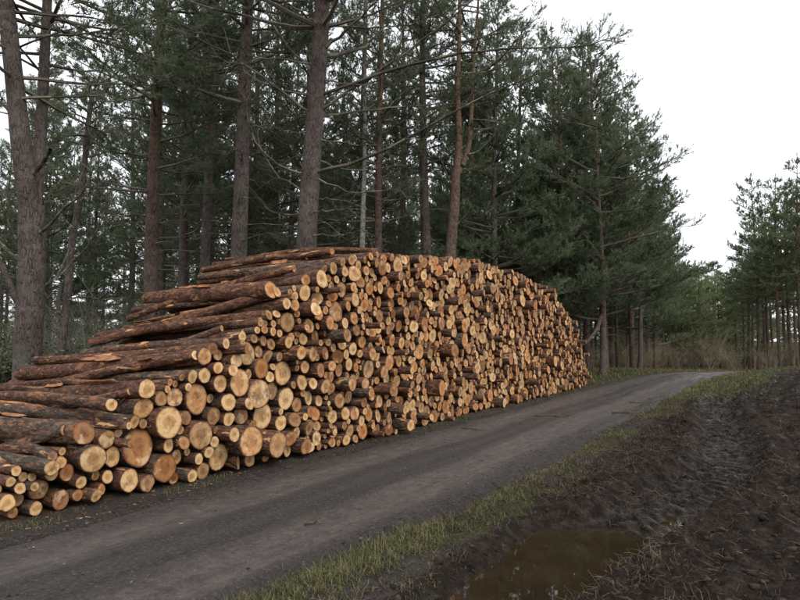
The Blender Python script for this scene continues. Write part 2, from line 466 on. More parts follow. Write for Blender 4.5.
def mat_ground():
    m = NT('woodland_soil')
    mk = m.attr('mask').outputs['Vector']
    sp = m.n('ShaderNodeSeparateXYZ', {0: mk})
    grass, mud, litter = sp.outputs
    co = m.n('ShaderNodeTexCoord').outputs['Object']
    n1 = m.noise(co, 1.3, 5, 0.6)
    n2 = m.noise(co, 9.0, 5, 0.65)
    n3 = m.noise(co, 45.0, 4, 0.7)
    mudc = m.ramp(m.math('ADD', m.math('MULTIPLY', n2, 0.6), m.math('MULTIPLY', n3, 0.4)), [(0.36, (0.007, 0.005, 0.004)), (0.5, (0.020, 0.0145, 0.011)), (0.66, (0.056, 0.040, 0.029))])
    litc = m.ramp(m.math('ADD', m.math('MULTIPLY', n2, 0.4), m.math('MULTIPLY', n3, 0.6)), [(0.3, (0.035, 0.022, 0.013)), (0.52, (0.10, 0.066, 0.038)), (0.72, (0.19, 0.13, 0.075))])
    grac = m.ramp(m.math('ADD', m.math('MULTIPLY', n2, 0.5), m.math('MULTIPLY', n3, 0.5)), [(0.36, (0.014, 0.012, 0.008)), (0.5, (0.036, 0.037, 0.016)), (0.66, (0.075, 0.074, 0.032))])
    gritc = m.ramp(n3, [(0.3, (0.022, 0.018, 0.016)), (0.6, (0.060, 0.050, 0.045)), (0.78, (0.11, 0.095, 0.085))])
    edge = m.math('MULTIPLY', m.math('SUBTRACT', n2, 0.5), 1.1)
    c = m.mix(m.ramp(m.math('ADD', litter, edge), [(0.4, 0.0), (0.6, 1.0)]), gritc, litc)
    mf = m.ramp(m.math('ADD', mud, edge), [(0.4, 0.0), (0.6, 1.0)])
    c = m.mix(mf, c, mudc)
    c = m.mix(m.ramp(m.math('ADD', grass, edge), [(0.42, 0.0), (0.6, 1.0)]), c, grac)
    wet = m.math('MAXIMUM', m.math('MULTIPLY', mf, m.ramp(m.noise(co, 3.4, 4, 0.6), [(0.58, 0.0), (0.68, 0.8)])), m.math('MULTIPLY', m.math('SUBTRACT', mud, 1.0, clamp=True), m.ramp(n2, [(0.42, 0.1), (0.58, 1.0)])))
    m.set(c, m.n('ShaderNodeMapRange', {0: wet, 1: 0.0, 2: 1.0, 3: 0.95, 4: 0.36}).outputs[0], m.math('MULTIPLY_ADD', wet, 0.22, 0.10))
    m.bump(m.math('ADD', m.math('MULTIPLY', n2, 0.9), m.math('MULTIPLY', n3, 0.6)), 1.0, 0.07)
    return m.mat

def mat_road():
    m = NT('packed_track')
    uv = m.attr('ruv').outputs['Vector']
    sp = m.n('ShaderNodeSeparateXYZ', {0: uv})
    v = sp.outputs[1]
    co = m.n('ShaderNodeTexCoord').outputs['Object']
    lo = m.noise(m.mapping(uv, (0.22, 1.6, 1)), 1.6, 4, 0.6)
    streak = m.noise(m.mapping(uv, (0.35, 3.4, 1)), 2.2, 4, 0.6, 0.3)
    n2 = m.noise(co, 6.5, 7, 0.74)
    n3 = m.noise(co, 34.0, 6, 0.85)
    vv = m.math('ADD', v, m.math('MULTIPLY', m.math('SUBTRACT', lo, 0.5), 0.55))
    band = m.ramp(m.math('DIVIDE', vv, 3.2), [(0.10, 1.0), (0.19, 0.45), (0.27, 0.0), (0.37, 0.1), (0.43, 0.95), (0.50, 0.55), (0.56, 0.95), (0.62, 0.1), (0.74, 0.0), (0.81, 0.6), (0.88, 1.0)])
    band = m.math('MULTIPLY', band, m.ramp(m.math('ADD', m.math('MULTIPLY', n2, 0.6), m.math('MULTIPLY', streak, 0.4)), [(0.36, 0.15), (0.54, 1.0)]))
    packed = m.ramp(m.math('ADD', m.math('MULTIPLY', streak, 0.18), m.math('ADD', m.math('MULTIPLY', n2, 0.37), m.math('MULTIPLY', n3, 0.45))), [(0.40, (0.022, 0.016, 0.0135)), (0.5, (0.062, 0.047, 0.041)), (0.60, (0.122, 0.096, 0.084))])
    loose = m.ramp(n3, [(0.42, (0.006, 0.0045, 0.0035)), (0.52, (0.024, 0.018, 0.015)), (0.60, (0.095, 0.077, 0.067))])
    c = m.mix(band, packed, loose)
    vor = m.n('ShaderNodeTexVoronoi', {'Vector': co, 'Scale': 38.0})
    stone = m.math('MULTIPLY', m.math('LESS_THAN', vor.outputs['Distance'], 0.30), m.math('GREATER_THAN', m.n('ShaderNodeSeparateColor', {0: vor.outputs['Color']}).outputs[0], 0.72))
    c = m.mix(m.math('MULTIPLY', stone, 0.45), c, m.mix(m.n('ShaderNodeSeparateColor', {0: vor.outputs['Color']}).outputs[1], (0.05, 0.042, 0.04), (0.24, 0.21, 0.20)))
    wet = m.ramp(m.math('SUBTRACT', m.math('ADD', m.math('MULTIPLY', streak, 0.6), m.math('ADD', m.math('MULTIPLY', lo, 0.4), m.math('MULTIPLY', m.math('SUBTRACT', n2, 0.5), 0.4))), m.math('MULTIPLY', band, 0.12)), [(0.42, 0.0), (0.58, 1.0)])
    m.set(c, m.n('ShaderNodeMapRange', {0: wet, 1: 0.0, 2: 1.0, 3: 0.80, 4: 0.30}).outputs[0], 0.45)
    far_wet = m.n('ShaderNodeMapRange', {0: sp.outputs[0], 1: 3.0, 2: 12.0}).outputs[0]
    wet2 = m.math('MULTIPLY', far_wet, m.ramp(m.math('ADD', m.math('MULTIPLY', streak, 0.7), m.math('MULTIPLY', n2, 0.3)), [(0.42, 0.0), (0.54, 0.9)]))
    m.link(m.n('ShaderNodeMapRange', {0: m.math('MAXIMUM', m.math('MULTIPLY', wet, 0.55), wet2), 1: 0.0, 2: 1.0, 3: 0.88, 4: 0.22}).outputs[0], m.b.inputs['Roughness'])
    h = m.math('ADD', m.math('MULTIPLY', n3, m.math('MULTIPLY_ADD', band, 1.2, 0.4)), m.math('ADD', m.math('MULTIPLY', n2, 0.5), m.math('ADD', m.math('MULTIPLY', stone, 0.35), m.math('MULTIPLY', streak, 0.15))))
    m.bump(h, 1.0, 0.05)
    return m.mat

def mat_water():
    m = NT('muddy_water')
    co = m.n('ShaderNodeTexCoord').outputs['Object']
    n = m.noise(co, 2.2, 3)
    m.set(m.ramp(n, [(0.35, (0.016, 0.0105, 0.0055)), (0.7, (0.027, 0.0185, 0.010))]), 0.02, 0.5)
    m.b.inputs['IOR'].default_value = 1.5
    m.bump(m.noise(m.mapping(co, (1, 1, 1)), 5.0, 2, 0.4), 0.05, 0.01)
    return m.mat

def mat_simple(name, stops, scale=12.0, rough=0.85, bump=0.5):
    m = NT(name)
    co = m.n('ShaderNodeTexCoord').outputs['Object']
    isl = m.n('ShaderNodeNewGeometry').outputs['Random Per Island']
    n = m.noise(co, scale, 4, 0.6)
    m.set(m.ramp(m.math('ADD', m.math('MULTIPLY', n, 0.6), m.math('MULTIPLY', isl, 0.4)), stops), rough, 0.12)
    m.bump(n, bump, 0.01)
    return m.mat

M = dict(
    log_bark=mat_log_bark(), cut=mat_cut_end(),
    bark=mat_bark('pine_bark', (0.034, 0.025, 0.022), (0.090, 0.070, 0.062), (0.175, 0.142, 0.128), (0.165, 0.102, 0.074), 7.0, 13.0),
    red_bark=mat_bark('red_pine_bark', (0.038, 0.024, 0.018), (0.098, 0.068, 0.055), (0.18, 0.132, 0.112), (0.185, 0.108, 0.072), 4.5, 9.0),
    grey_bark=mat_bark('pale_bark', (0.10, 0.095, 0.088), (0.22, 0.21, 0.195), (0.36, 0.345, 0.32), (0.34, 0.32, 0.30), 5.0, 9.0, 2.0),
    limb=mat_simple('dead_limb', [(0.3, (0.045, 0.038, 0.032)), (0.55, (0.105, 0.092, 0.072)), (0.75, (0.17, 0.165, 0.12))], 22.0),
    needles=mat_needles('pine_needles', (0.046, 0.066, 0.038), (0.140, 0.178, 0.100)),
    edge_needles=mat_needles('lit_pine_needles', (0.052, 0.078, 0.042), (0.155, 0.205, 0.110)),
    stand_needles=mat_needles('stand_pine_needles', (0.070, 0.098, 0.048), (0.19, 0.24, 0.12)),
    young_needles=mat_needles('young_pine_needles', (0.10, 0.135, 0.058), (0.25, 0.30, 0.14)),
    ground=mat_ground(), road=mat_road(), water=mat_water(),
    grass=mat_blades('verge_grass', [(0.22, (0.024, 0.029, 0.011)), (0.47, (0.062, 0.075, 0.024)), (0.64, (0.115, 0.112, 0.042)), (0.84, (0.18, 0.145, 0.072))]),
    bank=mat_blades('bank_grass', [(0.25, (0.045, 0.055, 0.018)), (0.48, (0.100, 0.115, 0.035)), (0.68, (0.145, 0.132, 0.055)), (0.87, (0.20, 0.155, 0.080))]),
    straw=mat_blades('dead_stalks', [(0.25, (0.018, 0.012, 0.008)), (0.6, (0.050, 0.034, 0.022)), (0.92, (0.125, 0.090, 0.054))], 0.8, 0.0),
    mudclod=mat_simple('mud_clod', [(0.3, (0.010, 0.0075, 0.006)), (0.6, (0.030, 0.022, 0.017)), (0.85, (0.070, 0.051, 0.037))], 40.0, 0.8, 1.0),
    strip=mat_simple('torn_bark', [(0.3, (0.07, 0.030, 0.019)), (0.5, (0.22, 0.095, 0.045)), (0.68, (0.42, 0.22, 0.105))], 11.0, 0.85, 1.0),
    gravel=mat_simple('track_gravel', [(0.35, (0.018, 0.015, 0.013)), (0.6, (0.060, 0.050, 0.045)), (0.85, (0.16, 0.14, 0.13))], 60.0, 0.7, 0.4),
    chip=mat_simple('wood_chips', [(0.3, (0.05, 0.028, 0.017)), (0.6, (0.15, 0.082, 0.045)), (0.9, (0.48, 0.35, 0.22))], 30.0),
    brush=mat_simple('bare_twigs', [(0.3, (0.10, 0.080, 0.055)), (0.55, (0.20, 0.165, 0.11)), (0.8, (0.32, 0.265, 0.175))], 14.0),
    brush_grey=mat_simple('grey_twigs', [(0.3, (0.055, 0.052, 0.040)), (0.55, (0.115, 0.112, 0.085)), (0.8, (0.18, 0.18, 0.13))], 14.0),
    bramble=mat_blades('bramble_leaves', [(0.2, (0.030, 0.050, 0.020)), (0.55, (0.070, 0.105, 0.040)), (0.9, (0.135, 0.155, 0.065))]),
)

# ------------------------------------------------------------------ ground sheet, track, puddle
def graded(lo, hi, dense_lo, dense_hi, step, grow, cap):
    a = [dense_lo]
    while a[-1] < dense_hi: a.append(a[-1] + step)
    s = step
    while a[-1] < hi:
        s = min(s * grow, cap if a[-1] < 40 else 1e9)
        a.append(a[-1] + s)
    b = [dense_lo]; s = step
    while b[-1] > lo:
        s = s * 1.12
        b.append(b[-1] - s)
    return np.array(b[:0:-1] + a)

def grid_mesh(U, V, name, mats, zf, attrs):
    uu, vv = np.meshgrid(U, V, indexing='ij')
    z = zf(uu, vv)
    x, y = uv_xy(uu, vv)
    nu, nv = uu.shape
    i = np.arange(nu * nv).reshape(nu, nv)
    F = np.stack([i[:-1, :-1], i[:-1, 1:], i[1:, 1:], i[1:, :-1]], -1).reshape(-1, 4)[:, ::-1]
    mb = MB()
    mb.add(np.stack([x, y, z], -1).reshape(-1, 3), F, 0, **{k: a(uu, vv).reshape((-1, 3)) for k, a in attrs.items()})
    return mb.mesh(name, mats, True)

gU = graded(-120, 420, -0.6, 7.0, 0.03, 1.013, 0.30)
gV = np.concatenate([graded(-260, 0.2, 0.1, 0.2, 0.05, 1.1, 0.05)[:-1], np.arange(0.25, 2.6, 0.08), graded(2.6, 260, 2.6, 6.2, 0.025, 1.045, 1e9)[graded(2.6, 260, 2.6, 6.2, 0.025, 1.045, 1e9) >= 2.6]])
gV = np.unique(np.round(gV, 4))

def verge_c(u): return 3.16 - 0.22 * sstep(3.0, 0.0, u)

def ground_masks(u, v):
    p = np.stack([u, v], -1)
    l, r = road_edges(u)
    n = fbm(p * 0.9, 51, 3)
    g = 0.95 * np.exp(-((v - verge_c(u) - 0.05) / 0.30) ** 2) * sstep(-0.2, 0.2, n + 0.12)
    g = np.maximum(g, 0.62 * np.exp(-((v - 0.12) / 0.26) ** 2) * sstep(-0.1, 0.35, n + 0.05))
    g = np.maximum(g, sstep(14, 18.5, u + 2 * n) * sstep(2.9, 3.2, v) * sstep(5.6, 4.0, v + 1.5 * n))
    g = np.maximum(g, sstep(17.5, 19, u) * sstep(0.3, -0.1, v) * sstep(-4, -2, v) * 0.8)
    g = np.maximum(g, 0.75 * sstep(-14, -24, v))
    g = np.maximum(g, 0.45 * sstep(24, 40, u) * sstep(3, 5, np.abs(v)))
    mud = sstep(3.2, 3.6, v) * (1 - sstep(22, 34, u)) * (1 - sstep(16, 30, v))
    lit = np.maximum(sstep(0.2, -0.6, v), sstep(26, 34, u) * sstep(3.2, 4.5, v))
    lit = np.maximum(lit, sstep(14, 26, v))
    rv = np.interp(u, RUT_U, RUT_V); rv2 = np.interp(u, RUT_U, RUT2_V)
    inr = np.maximum(np.exp(-((v - rv) / 0.40) ** 4), np.exp(-((v - rv2) / 0.40) ** 4)) * sstep(24, 14, u)
    inr = np.maximum(inr, 0.5 * sstep(-0.10, -0.14, terrain(u, v)) * (v > 3.3) * (u < 4))
    return np.stack([g, mud * (1 - 0.8 * (g > 0.6)) + mud * inr, lit], -1)

ground = obj('ground', grid_mesh(gU, gV, 'ground', [M['ground']], terrain, {'mask': ground_masks}))
kind(ground, 'structure')

rU = graded(-30, 130, -1.2, 9, 0.035, 1.03, 0.4)
rT = np.linspace(0, 1, 76)
uu, tt = np.meshgrid(rU, rT, indexing='ij')
l_, r_ = road_edges(uu)
vv = l_ + (r_ - l_) * tt
lipz = -0.05 * (sstep(0.06, 0.0, tt) + sstep(0.94, 1.0, tt))
zz = road_z(uu, vv) + 0.010 * fbm(np.stack([uu, vv], -1) * 9, 61, 3, 0.75) + 0.006 * fbm(np.stack([uu * 0.5, vv * 7], -1), 62, 2) + lipz + far_drop(uu, vv)
xx, yy = uv_xy(uu, vv)
ii = np.arange(uu.size).reshape(uu.shape)
mb = MB()
mb.add(np.stack([xx, yy, zz], -1).reshape(-1, 3), np.stack([ii[:-1, :-1], ii[:-1, 1:], ii[1:, 1:], ii[1:, :-1]], -1).reshape(-1, 4)[:, ::-1], 0,
       ruv=np.stack([uu, vv, uu * 0], -1).reshape(-1, 3))
kind(obj('road', mb.mesh('road', [M['road']], True)), 'structure')

pu, pv = np.meshgrid(np.linspace(-1.6, 4.0, 40), np.linspace(3.0, 4.9, 14), indexing='ij')
px, py = uv_xy(pu, pv)
mb = MB()
ii = np.arange(pu.size).reshape(pu.shape)
mb.add(np.stack([px, py, px * 0 + WATER], -1).reshape(-1, 3), np.stack([ii[:-1, :-1], ii[:-1, 1:], ii[1:, 1:], ii[1:, :-1]], -1).reshape(-1, 4)[:, ::-1])
kind(obj('puddle', mb.mesh('puddle', [M['water']], True)), 'structure')

# ------------------------------------------------------------------ the log pile
rng = np.random.default_rng(7)
NV = -DV                                                     # the logs run back from the track in this direction
PROF_S = [-0.9, -0.3, 0.3, 1.04, 1.77, 2.82, 3.6, 4.32, 5.0, 5.82, 9.6, 12, 14.2, 16.1, 17.0, 17.7]
PROF_Z = [0.16, 0.22, 0.40, 0.66, 1.05, 1.55, 2.12, 2.58, 2.80, 2.92, 3.2, 3.1, 2.78, 1.95, 1.3, 0.55]
def prof(s): return np.interp(s, PROF_S, PROF_Z)
# cut ends seen along the sloping end: where in the face (measured from the photograph) and how tall
SEEN = [(25,503,17),(38.5,502,14),(36.6,489,12),(60.4,491.5,20),(68,475,14),(86.6,473,17),(94,482,13),(97.5,434,24),(101.7,460,27),
        (92,495,12),(110,476,10),(115,489,11),(137,479.5,23),(149,448,37),(122.5,457,21),(172,422,32),(171,467.5,27),(205,399,31),(152.5,389.5,19),
        (184,398,19),(187,457,15),(202.5,458,12),(204,434.5,28),(175.5,445,14),(194,474,13),(226,456,27),(244,438,30),(228,433,15),(221,416.5,18),
        (232.5,419,15),(241,382.5,27),(260,392.5,31),(251,413,19),(271,416,26),(266,442,26),(242.5,461,14),(264,372,20),(287,373.7,25),(280,392,18),
        (288,397.5,22),(219,368,12),(211,356,18),(219,350,12),(230,344,11),(252.5,354,24),(264,354,13),(265,330,9),(274.5,332,10),(273,315.5,11),
        (274,290,18),(288,322.5,20),(283,304,12),(305.5,293,17),(318,279.5,19),(268,342,11),(275,345,12),(285,342.5,12),(274,357,14),(237,361,14),
        (376,268,17),(340,290,16),(334,312,21),(350,300,15),(395,290,12),(118,405,13),(140,422,14)]
circ = []
def px_face(px, py):
    """a point of the pile's face plane (v = 0) from its direction as seen in the photograph"""
    k = (px - 400) / F_PX
    s = (k * P0[1] - P0[0]) / (DU[0] - k * DU[1])
    Y = P0[1] + DU[1] * s
    return s, 1.6 - (py - 335) / F_PX * Y, Y
for a, b, d in SEEN:
    s, z, Y = px_face(a, b)
    r = d / 2 / F_PX * Y
    circ.append([s, max(z, r * 0.97), r])
# push apart overlapping neighbours
C = np.array(circ)
for it in range(60):
    for i in range(len(C)):
        dd = C[:, :2] - C[i, :2]
        dist = np.hypot(dd[:, 0], dd[:, 1]) + 1e-6
        ov = (C[:, 2] + C[i, 2]) * 1.0 - dist
        ov[i] = 0
        for j in np.nonzero(ov > 0.001)[0]:
            push = dd[j] / dist[j] * ov[j] * 0.5
            C[i, :2] -= push * 0.5
            C[j, :2] += push * 0.5
    C[:, 1] = np.maximum(C[:, 1], C[:, 2])
circ = [list(c) for c in C]
# drop the others one by one into the lowest free hollow
S = np.arange(0.30, 17.8, 0.02)
P = prof(S)
env_s = [c for c in circ]
fails = 0
while fails < 60 and len(circ) < 2400:
    base = rng.choice([0.046, 0.068, 0.092, 0.128], p=[0.28, 0.40, 0.23, 0.09])
    r = base * rng.uniform(0.82, 1.18)
    A = np.array(circ)
    dx = np.abs(S[:, None] - A[None, :, 0])
    R = r + A[None, :, 2]
    rest = np.where(dx < R, A[None, :, 1] + np.sqrt(np.maximum(R * R - dx * dx, 0)), 0)
    z = np.maximum(rest.max(1), r)
    ok = z + r * 0.8 < P
    if not ok.any():
        fails += 1
        continue
    score = z / np.maximum(P, 0.1) + rng.uniform(0, 0.10, len(S)) + 0.06 * np.sin(S * 1.7 + len(circ) * 0.05)
    loc = np.r_[True, z[1:] <= z[:-1] + 1e-4] & np.r_[z[:-1] <= z[1:] + 1e-4, True]
    score = np.where(ok & loc, score, 9)
    if score.min() >= 9:
        score = np.where(ok, z, 9)
    k = int(np.argmin(score))
    circ.append([S[k], z[k], r])
# small poles in the gaps that are left
gs, gz = np.meshgrid(np.arange(0.3, 17.6, 0.025), np.arange(0.04, 3.2, 0.025), indexing='ij')
gp = np.stack([gs.ravel(), gz.ravel()], 1)
gp = gp[gp[:, 1] < prof(gp[:, 0]) - 0.05]
free = gp[:, 1].copy()
for c in circ:
    d = np.hypot(gp[:, 0] - c[0], gp[:, 1] - c[1]) - c[2]
    free = np.minimum(free, d)
for it in range(500):
    k = int(np.argmax(free))
    if free[k] < 0.046: break
    r = min(free[k] * 0.97, 0.10)
    c = [gp[k, 0], gp[k, 1], r]
    circ.append(c)
    free = np.minimum(free, np.hypot(gp[:, 0] - c[0], gp[:, 1] - c[1]) - r)
CIRC = np.array(circ)
NSEEN = len(SEEN)

def face_setback(s):        # the face is not dead straight
    return 0.28 * sstep(2.2, -0.5, s) + 0.08 * math.sin(s * 0.8) - 0.1 * sstep(13, 17, s)

def log_arrays(r, L, seed, ns, nseg, detail, fr=(1.0, 0.93, 0.62, 0.3)):
    g = np.random.default_rng(seed)
    th = np.arange(ns) * 2 * math.pi / ns
    z = np.linspace(0, 1, nseg + 1) * L
    ph = g.uniform(0, 6.28, 4)
    sec = 1 + g.uniform(0.01, 0.055) * np.sin(2 * th + ph[0]) + 0.022 * np.sin(3 * th + ph[1]) + 0.012 * np.sin(5 * th + ph[2])
    taper = 1 - g.uniform(0.0, 0.16) * z / L
    bow = g.normal(0, 0.007 + (0.011 if r < 0.065 else 0), 2) * L
    off = g.uniform(0, 100)
    rr = r * sec[None, :] * taper[:, None]
    cx, sy = np.cos(th)[None, :], np.sin(th)[None, :]
    q = np.stack([cx * rr, sy * rr, np.repeat(z[:, None], ns, 1)], -1)
    rr = rr * (1 + 0.05 * fbm(q * np.array([5, 5, 2.2]) + off, 3, 2))
    if detail:
        rr = rr + 0.009 * fbm(q * np.array([24, 24, 9]) + off, 4, 3, 0.6)
    tilt = g.normal(0, 0.10, 2) * (0.6 if r > 0.12 else 1 if g.random() < 0.8 else 2.2)
    bz = np.sin(math.pi * z / L)
    x = cx * rr + (bow[0] * bz)[:, None]
    y = sy * rr + (bow[1] * bz)[:, None]
    zz = np.repeat(z[:, None], ns, 1)
    fade = np.exp(-zz / (0.6 * r + 0.05))
    zz = zz + fade * (tilt[0] * cx * rr + tilt[1] * sy * rr)
    V = np.stack([x, y, zz], -1)
    k = np.arange(ns); kk = (k + 1) % ns
    F = np.concatenate([np.stack([i * ns + k, i * ns + kk, (i + 1) * ns + kk, (i + 1) * ns + k], 1) for i in range(nseg)])[:, ::-1]
    # sawn ends: rings shrinking to the heart
    def endcap(ring, flip, zo):
        c = ring.mean(0)
        vs_, es = [], []
        for f in fr:
            p = c + (ring - c) * f
            p[:, 2] += zo * (1 if f < 0.99 else 0.2)
            vs_.append(p); es.append(np.stack([np.cos(th) * f, np.sin(th) * f, th * 0], 1))
        vs_.append(c[None] + [0, 0, zo]); es.append(np.zeros((1, 3)))
        quads = np.concatenate([np.stack([i * ns + k, i * ns + kk, (i + 1) * ns + kk, (i + 1) * ns + k], 1) for i in range(len(fr) - 1)])
        tri = np.stack([(len(fr) - 1) * ns + k, (len(fr) - 1) * ns + kk, np.full(ns, len(fr) * ns)], 1)
        if not flip:
            quads, tri = quads[:, ::-1], tri[:, ::-1]
        return np.concatenate(vs_), np.concatenate(es), quads, tri
    return V.reshape(-1, 3), F, endcap(V[0].copy(), False, -0.004), endcap(V[-1].copy(), True, 0.004), off

info = []
for i, (s, z, r) in enumerate(CIRC):
    x, y = uv_xy(s, 0)
    depth = float(y)
    info.append((r / max(depth, 4.0), i))
rank = {i: k for k, (q, i) in enumerate(sorted(info, reverse=True))}

def log_pose(i):
    s, z, r = CIRC[i]
    g = np.random.default_rng(1000 + i)
    topgap = prof(s) - (z + r)
    loose = 1.0 if topgap < 0.14 else 0.0
    L = g.uniform(2.75, 3.15) + (g.uniform(0, 0.7) if s < 3.2 else 0)
    stick = g.normal(0, 0.040) + (g.uniform(0.06, 0.26) if g.random() < 0.10 else 0)
    v = 0.0 - face_setback(s) + stick
    x, y = uv_xy(s, v)
    yaw = g.normal(0, 0.020 + (0.085 if s < 5 else 0.045) * loose)
    if s < 1.6: yaw += 0.05
    pit = g.normal(0, 0.010 + 0.022 * loose)
    pit -= (0.085 * float(sstep(0.6, 1.4, z)) - 0.06 * float(sstep(1.7, 2.3, z))) * float(sstep(6.2, 3.6, s))
    zax = Vector((NV[0], NV[1], 0)).normalized()
    zax.rotate(Matrix.Rotation(yaw, 3, 'Z'))
    side = Vector((0, 0, 1)).cross(zax).normalized()
    zax = (zax + Vector((0, 0, pit))).normalized()
    up = zax.cross(side).normalized()
    zz = float(z) + 0.005
    if zz + pit * L - r < -0.02: zz = r - pit * L - 0.01
    m3 = Matrix((side, up, zax)).transposed()
    mw = Matrix.Translation((float(x), float(y), zz)) @ m3.to_4x4() @ Matrix.Rotation(g.uniform(0, 6.28), 4, 'Z')
    tone = float(np.clip(g.normal(0.30 + 0.24 * sstep(2.0, 6.0, s), 0.28), 0, 1))
    return mw, L, tone, loose

def log_label(i, tone, loose):
    s, z, r = CIRC[i]
    d = 2 * r
    size = 'slim' if d < 0.125 else 'small' if d < 0.165 else 'middling' if d < 0.215 else 'thick' if d < 0.29 else 'very thick'
    col = 'pale yellow' if tone < 0.3 else 'tan' if tone < 0.45 else 'light orange' if tone < 0.62 else 'deep orange'
    zone = ('at the tip of the pile' if s < 0.9 else 'low on the long slope' if s < 2.2 else 'halfway up the long slope' if s < 3.6
            else 'at the slope shoulder' if s < 5.2 else 'just past the shoulder' if s < 7 else 'in the tall middle' if s < 12 else 'near the rounded end')
    h = z / prof(s)
    row = ('bottom-row' if z - r < 0.07 else 'lower' if h < 0.36 else 'mid-height' if h < 0.62 else 'upper' if not loose else 'topmost')
    return f'{size} {row} log with {col} cut end {zone}'

def build_log(i, mw, r, L, tone, label, arrays, top, strips=0):
    V, F, e0, e1, off = arrays
    root = obj('log', None, mw=mw)
    tag(root, label, 'log', 'pine logs stacked in the roadside pile')
    root.empty_display_size = 0.1
    b = MB(); b.add(V, F, 0, lco=V + off, tone=np.full(len(V), tone))
    bark = obj('bark', b.mesh('bark', [M['log_bark']], True), root)
    for ev, ee, q, t in (e0, e1):
        b = MB(); b.add(ev, q, 0, lco=ev + off, end=ee, tone=np.full(len(ev), tone))
        b.f.append(t); b.m.append(np.zeros(len(t), np.int32))
        obj('cut_end', b.mesh('cut_end', [M['cut']], False), root)
    g = np.random.default_rng(9000 + i)
    if top:
        for k in range(g.integers(0, 4) if r > 0.07 else 0):
            zc, a = g.uniform(0.25, L - 0.2), g.uniform(0, 6.28)
            dirv = np.array([math.cos(a), math.sin(a), g.uniform(0.2, 0.7)])
            p = np.array([math.cos(a) * r * 0.86, math.sin(a) * r * 0.86, zc])
            rs = g.uniform(0.011, 0.022)
            b = MB()
            tube(b, np.array([p, p + dirv * r * 0.2, p + dirv * (r * 0.22 + g.uniform(0.015, 0.05))]), [rs * 1.7, rs * 1.15, rs], 9)
            b.a['lco'] = [(0, np.concatenate(b.v) + off)]
            b.a['tone'] = [(0, np.full(b.n, tone))]
            obj('branch_stub', b.mesh('branch_stub', [M['log_bark']], True), root)
    if strips:
        # flaps of bark coming away from the upper side
        upl = mw.to_3x3().inverted() @ Vector((0, 0, 1))
        a0 = math.atan2(upl.y, upl.x)
        for k in range(g.integers(1, strips + 2)):
            a = a0 + g.uniform(-0.9, 0.9); zc = g.uniform(0.3, L - 0.6); ln = g.uniform(0.2, 0.75); wd = g.uniform(0.35, 0.9)
            tu, tv = np.meshgrid(np.linspace(0, 1, 9), np.linspace(-1, 1, 6), indexing='ij')
            edge = (1 - 0.55 * np.abs(tu * 2 - 1) ** 2) * (1 + 0.35 * fbm(np.stack([tu * 5, tv * 0.4 + k], -1), i, 2))
            th = a + tv * wd * 0.5 * edge + 0.25 * (tu - 0.5)
            lift = 1.0 + 0.03 / max(r, 0.05) * (0.35 + np.maximum(0, tv * g.choice([-1, 1])) ** 2 * g.uniform(0.4, 1.5))
            P3 = np.stack([np.cos(th) * r * lift, np.sin(th) * r * lift, zc + tu * ln + 0.04 * fbm(np.stack([tv * 3, tu * 2], -1), i + 5, 2)], -1).reshape(-1, 3)
            ii_ = np.arange(54).reshape(9, 6)
            Fq = np.stack([ii_[:-1, :-1], ii_[:-1, 1:], ii_[1:, 1:], ii_[1:, :-1]], -1).reshape(-1, 4)
            b = MB(); b.add(P3, Fq, 0, lco=P3 + off + 9.3, tone=np.full(54, (tone * 3.7 + k * 0.37) % 1))
            o = obj('bark_strip', b.mesh('bark_strip', [M['strip']], True), bark)
            sm = o.modifiers.new('thick', 'SOLIDIFY'); sm.thickness = 0.006

far = MB()
for i in range(len(CIRC)):
    mw, L, tone, loose = log_pose(i)
    r = float(CIRC[i, 2])
    hero = rank[i] < 300
    top = rank[i] < 110 or (loose and CIRC[i, 0] < 6.5 and hero)
    ns, seg = (30, 44) if top else (20, 10) if hero else (10, 2)
    V, F, e0, e1, off = log_arrays(r, L, 5000 + i, ns, seg, top, [1.0, 0.93, 0.62, 0.3] if hero else [1.0, 0.93])
    if hero:
        build_log(i, mw, r, L, tone, log_label(i, tone, loose), (V, F, e0, e1, off), top, strips=2 if (loose and CIRC[i, 0] < 7) else 0)
    else:
        R3 = np.array(mw.to_3x3()); T = np.array(mw.translation)
        far.add(V @ R3.T + T, F, 0, lco=V + off, tone=np.full(len(V), tone))
        ev, ee, q, t = e0
        n0 = far.n
        far.add(ev @ R3.T + T, q, 1, lco=ev + off, end=ee, tone=np.full(len(ev), tone))
        far.f.append(t + n0); far.m.append(np.ones(len(t), np.int32))
        ev, ee, q, t = e1
        n0 = far.n
        far.add(ev @ R3.T + T, q, 1, lco=ev + off, end=ee, tone=np.full(len(ev), tone))
        far.f.append(t + n0); far.m.append(np.ones(len(t), np.int32))
if far.n:
    kind(obj('stacked_logs', far.mesh('stacked_logs', [M['log_bark'], M['cut']], False)), 'stuff',
         'mass of smaller and farther pine logs filling the rest of the pile', 'logs')
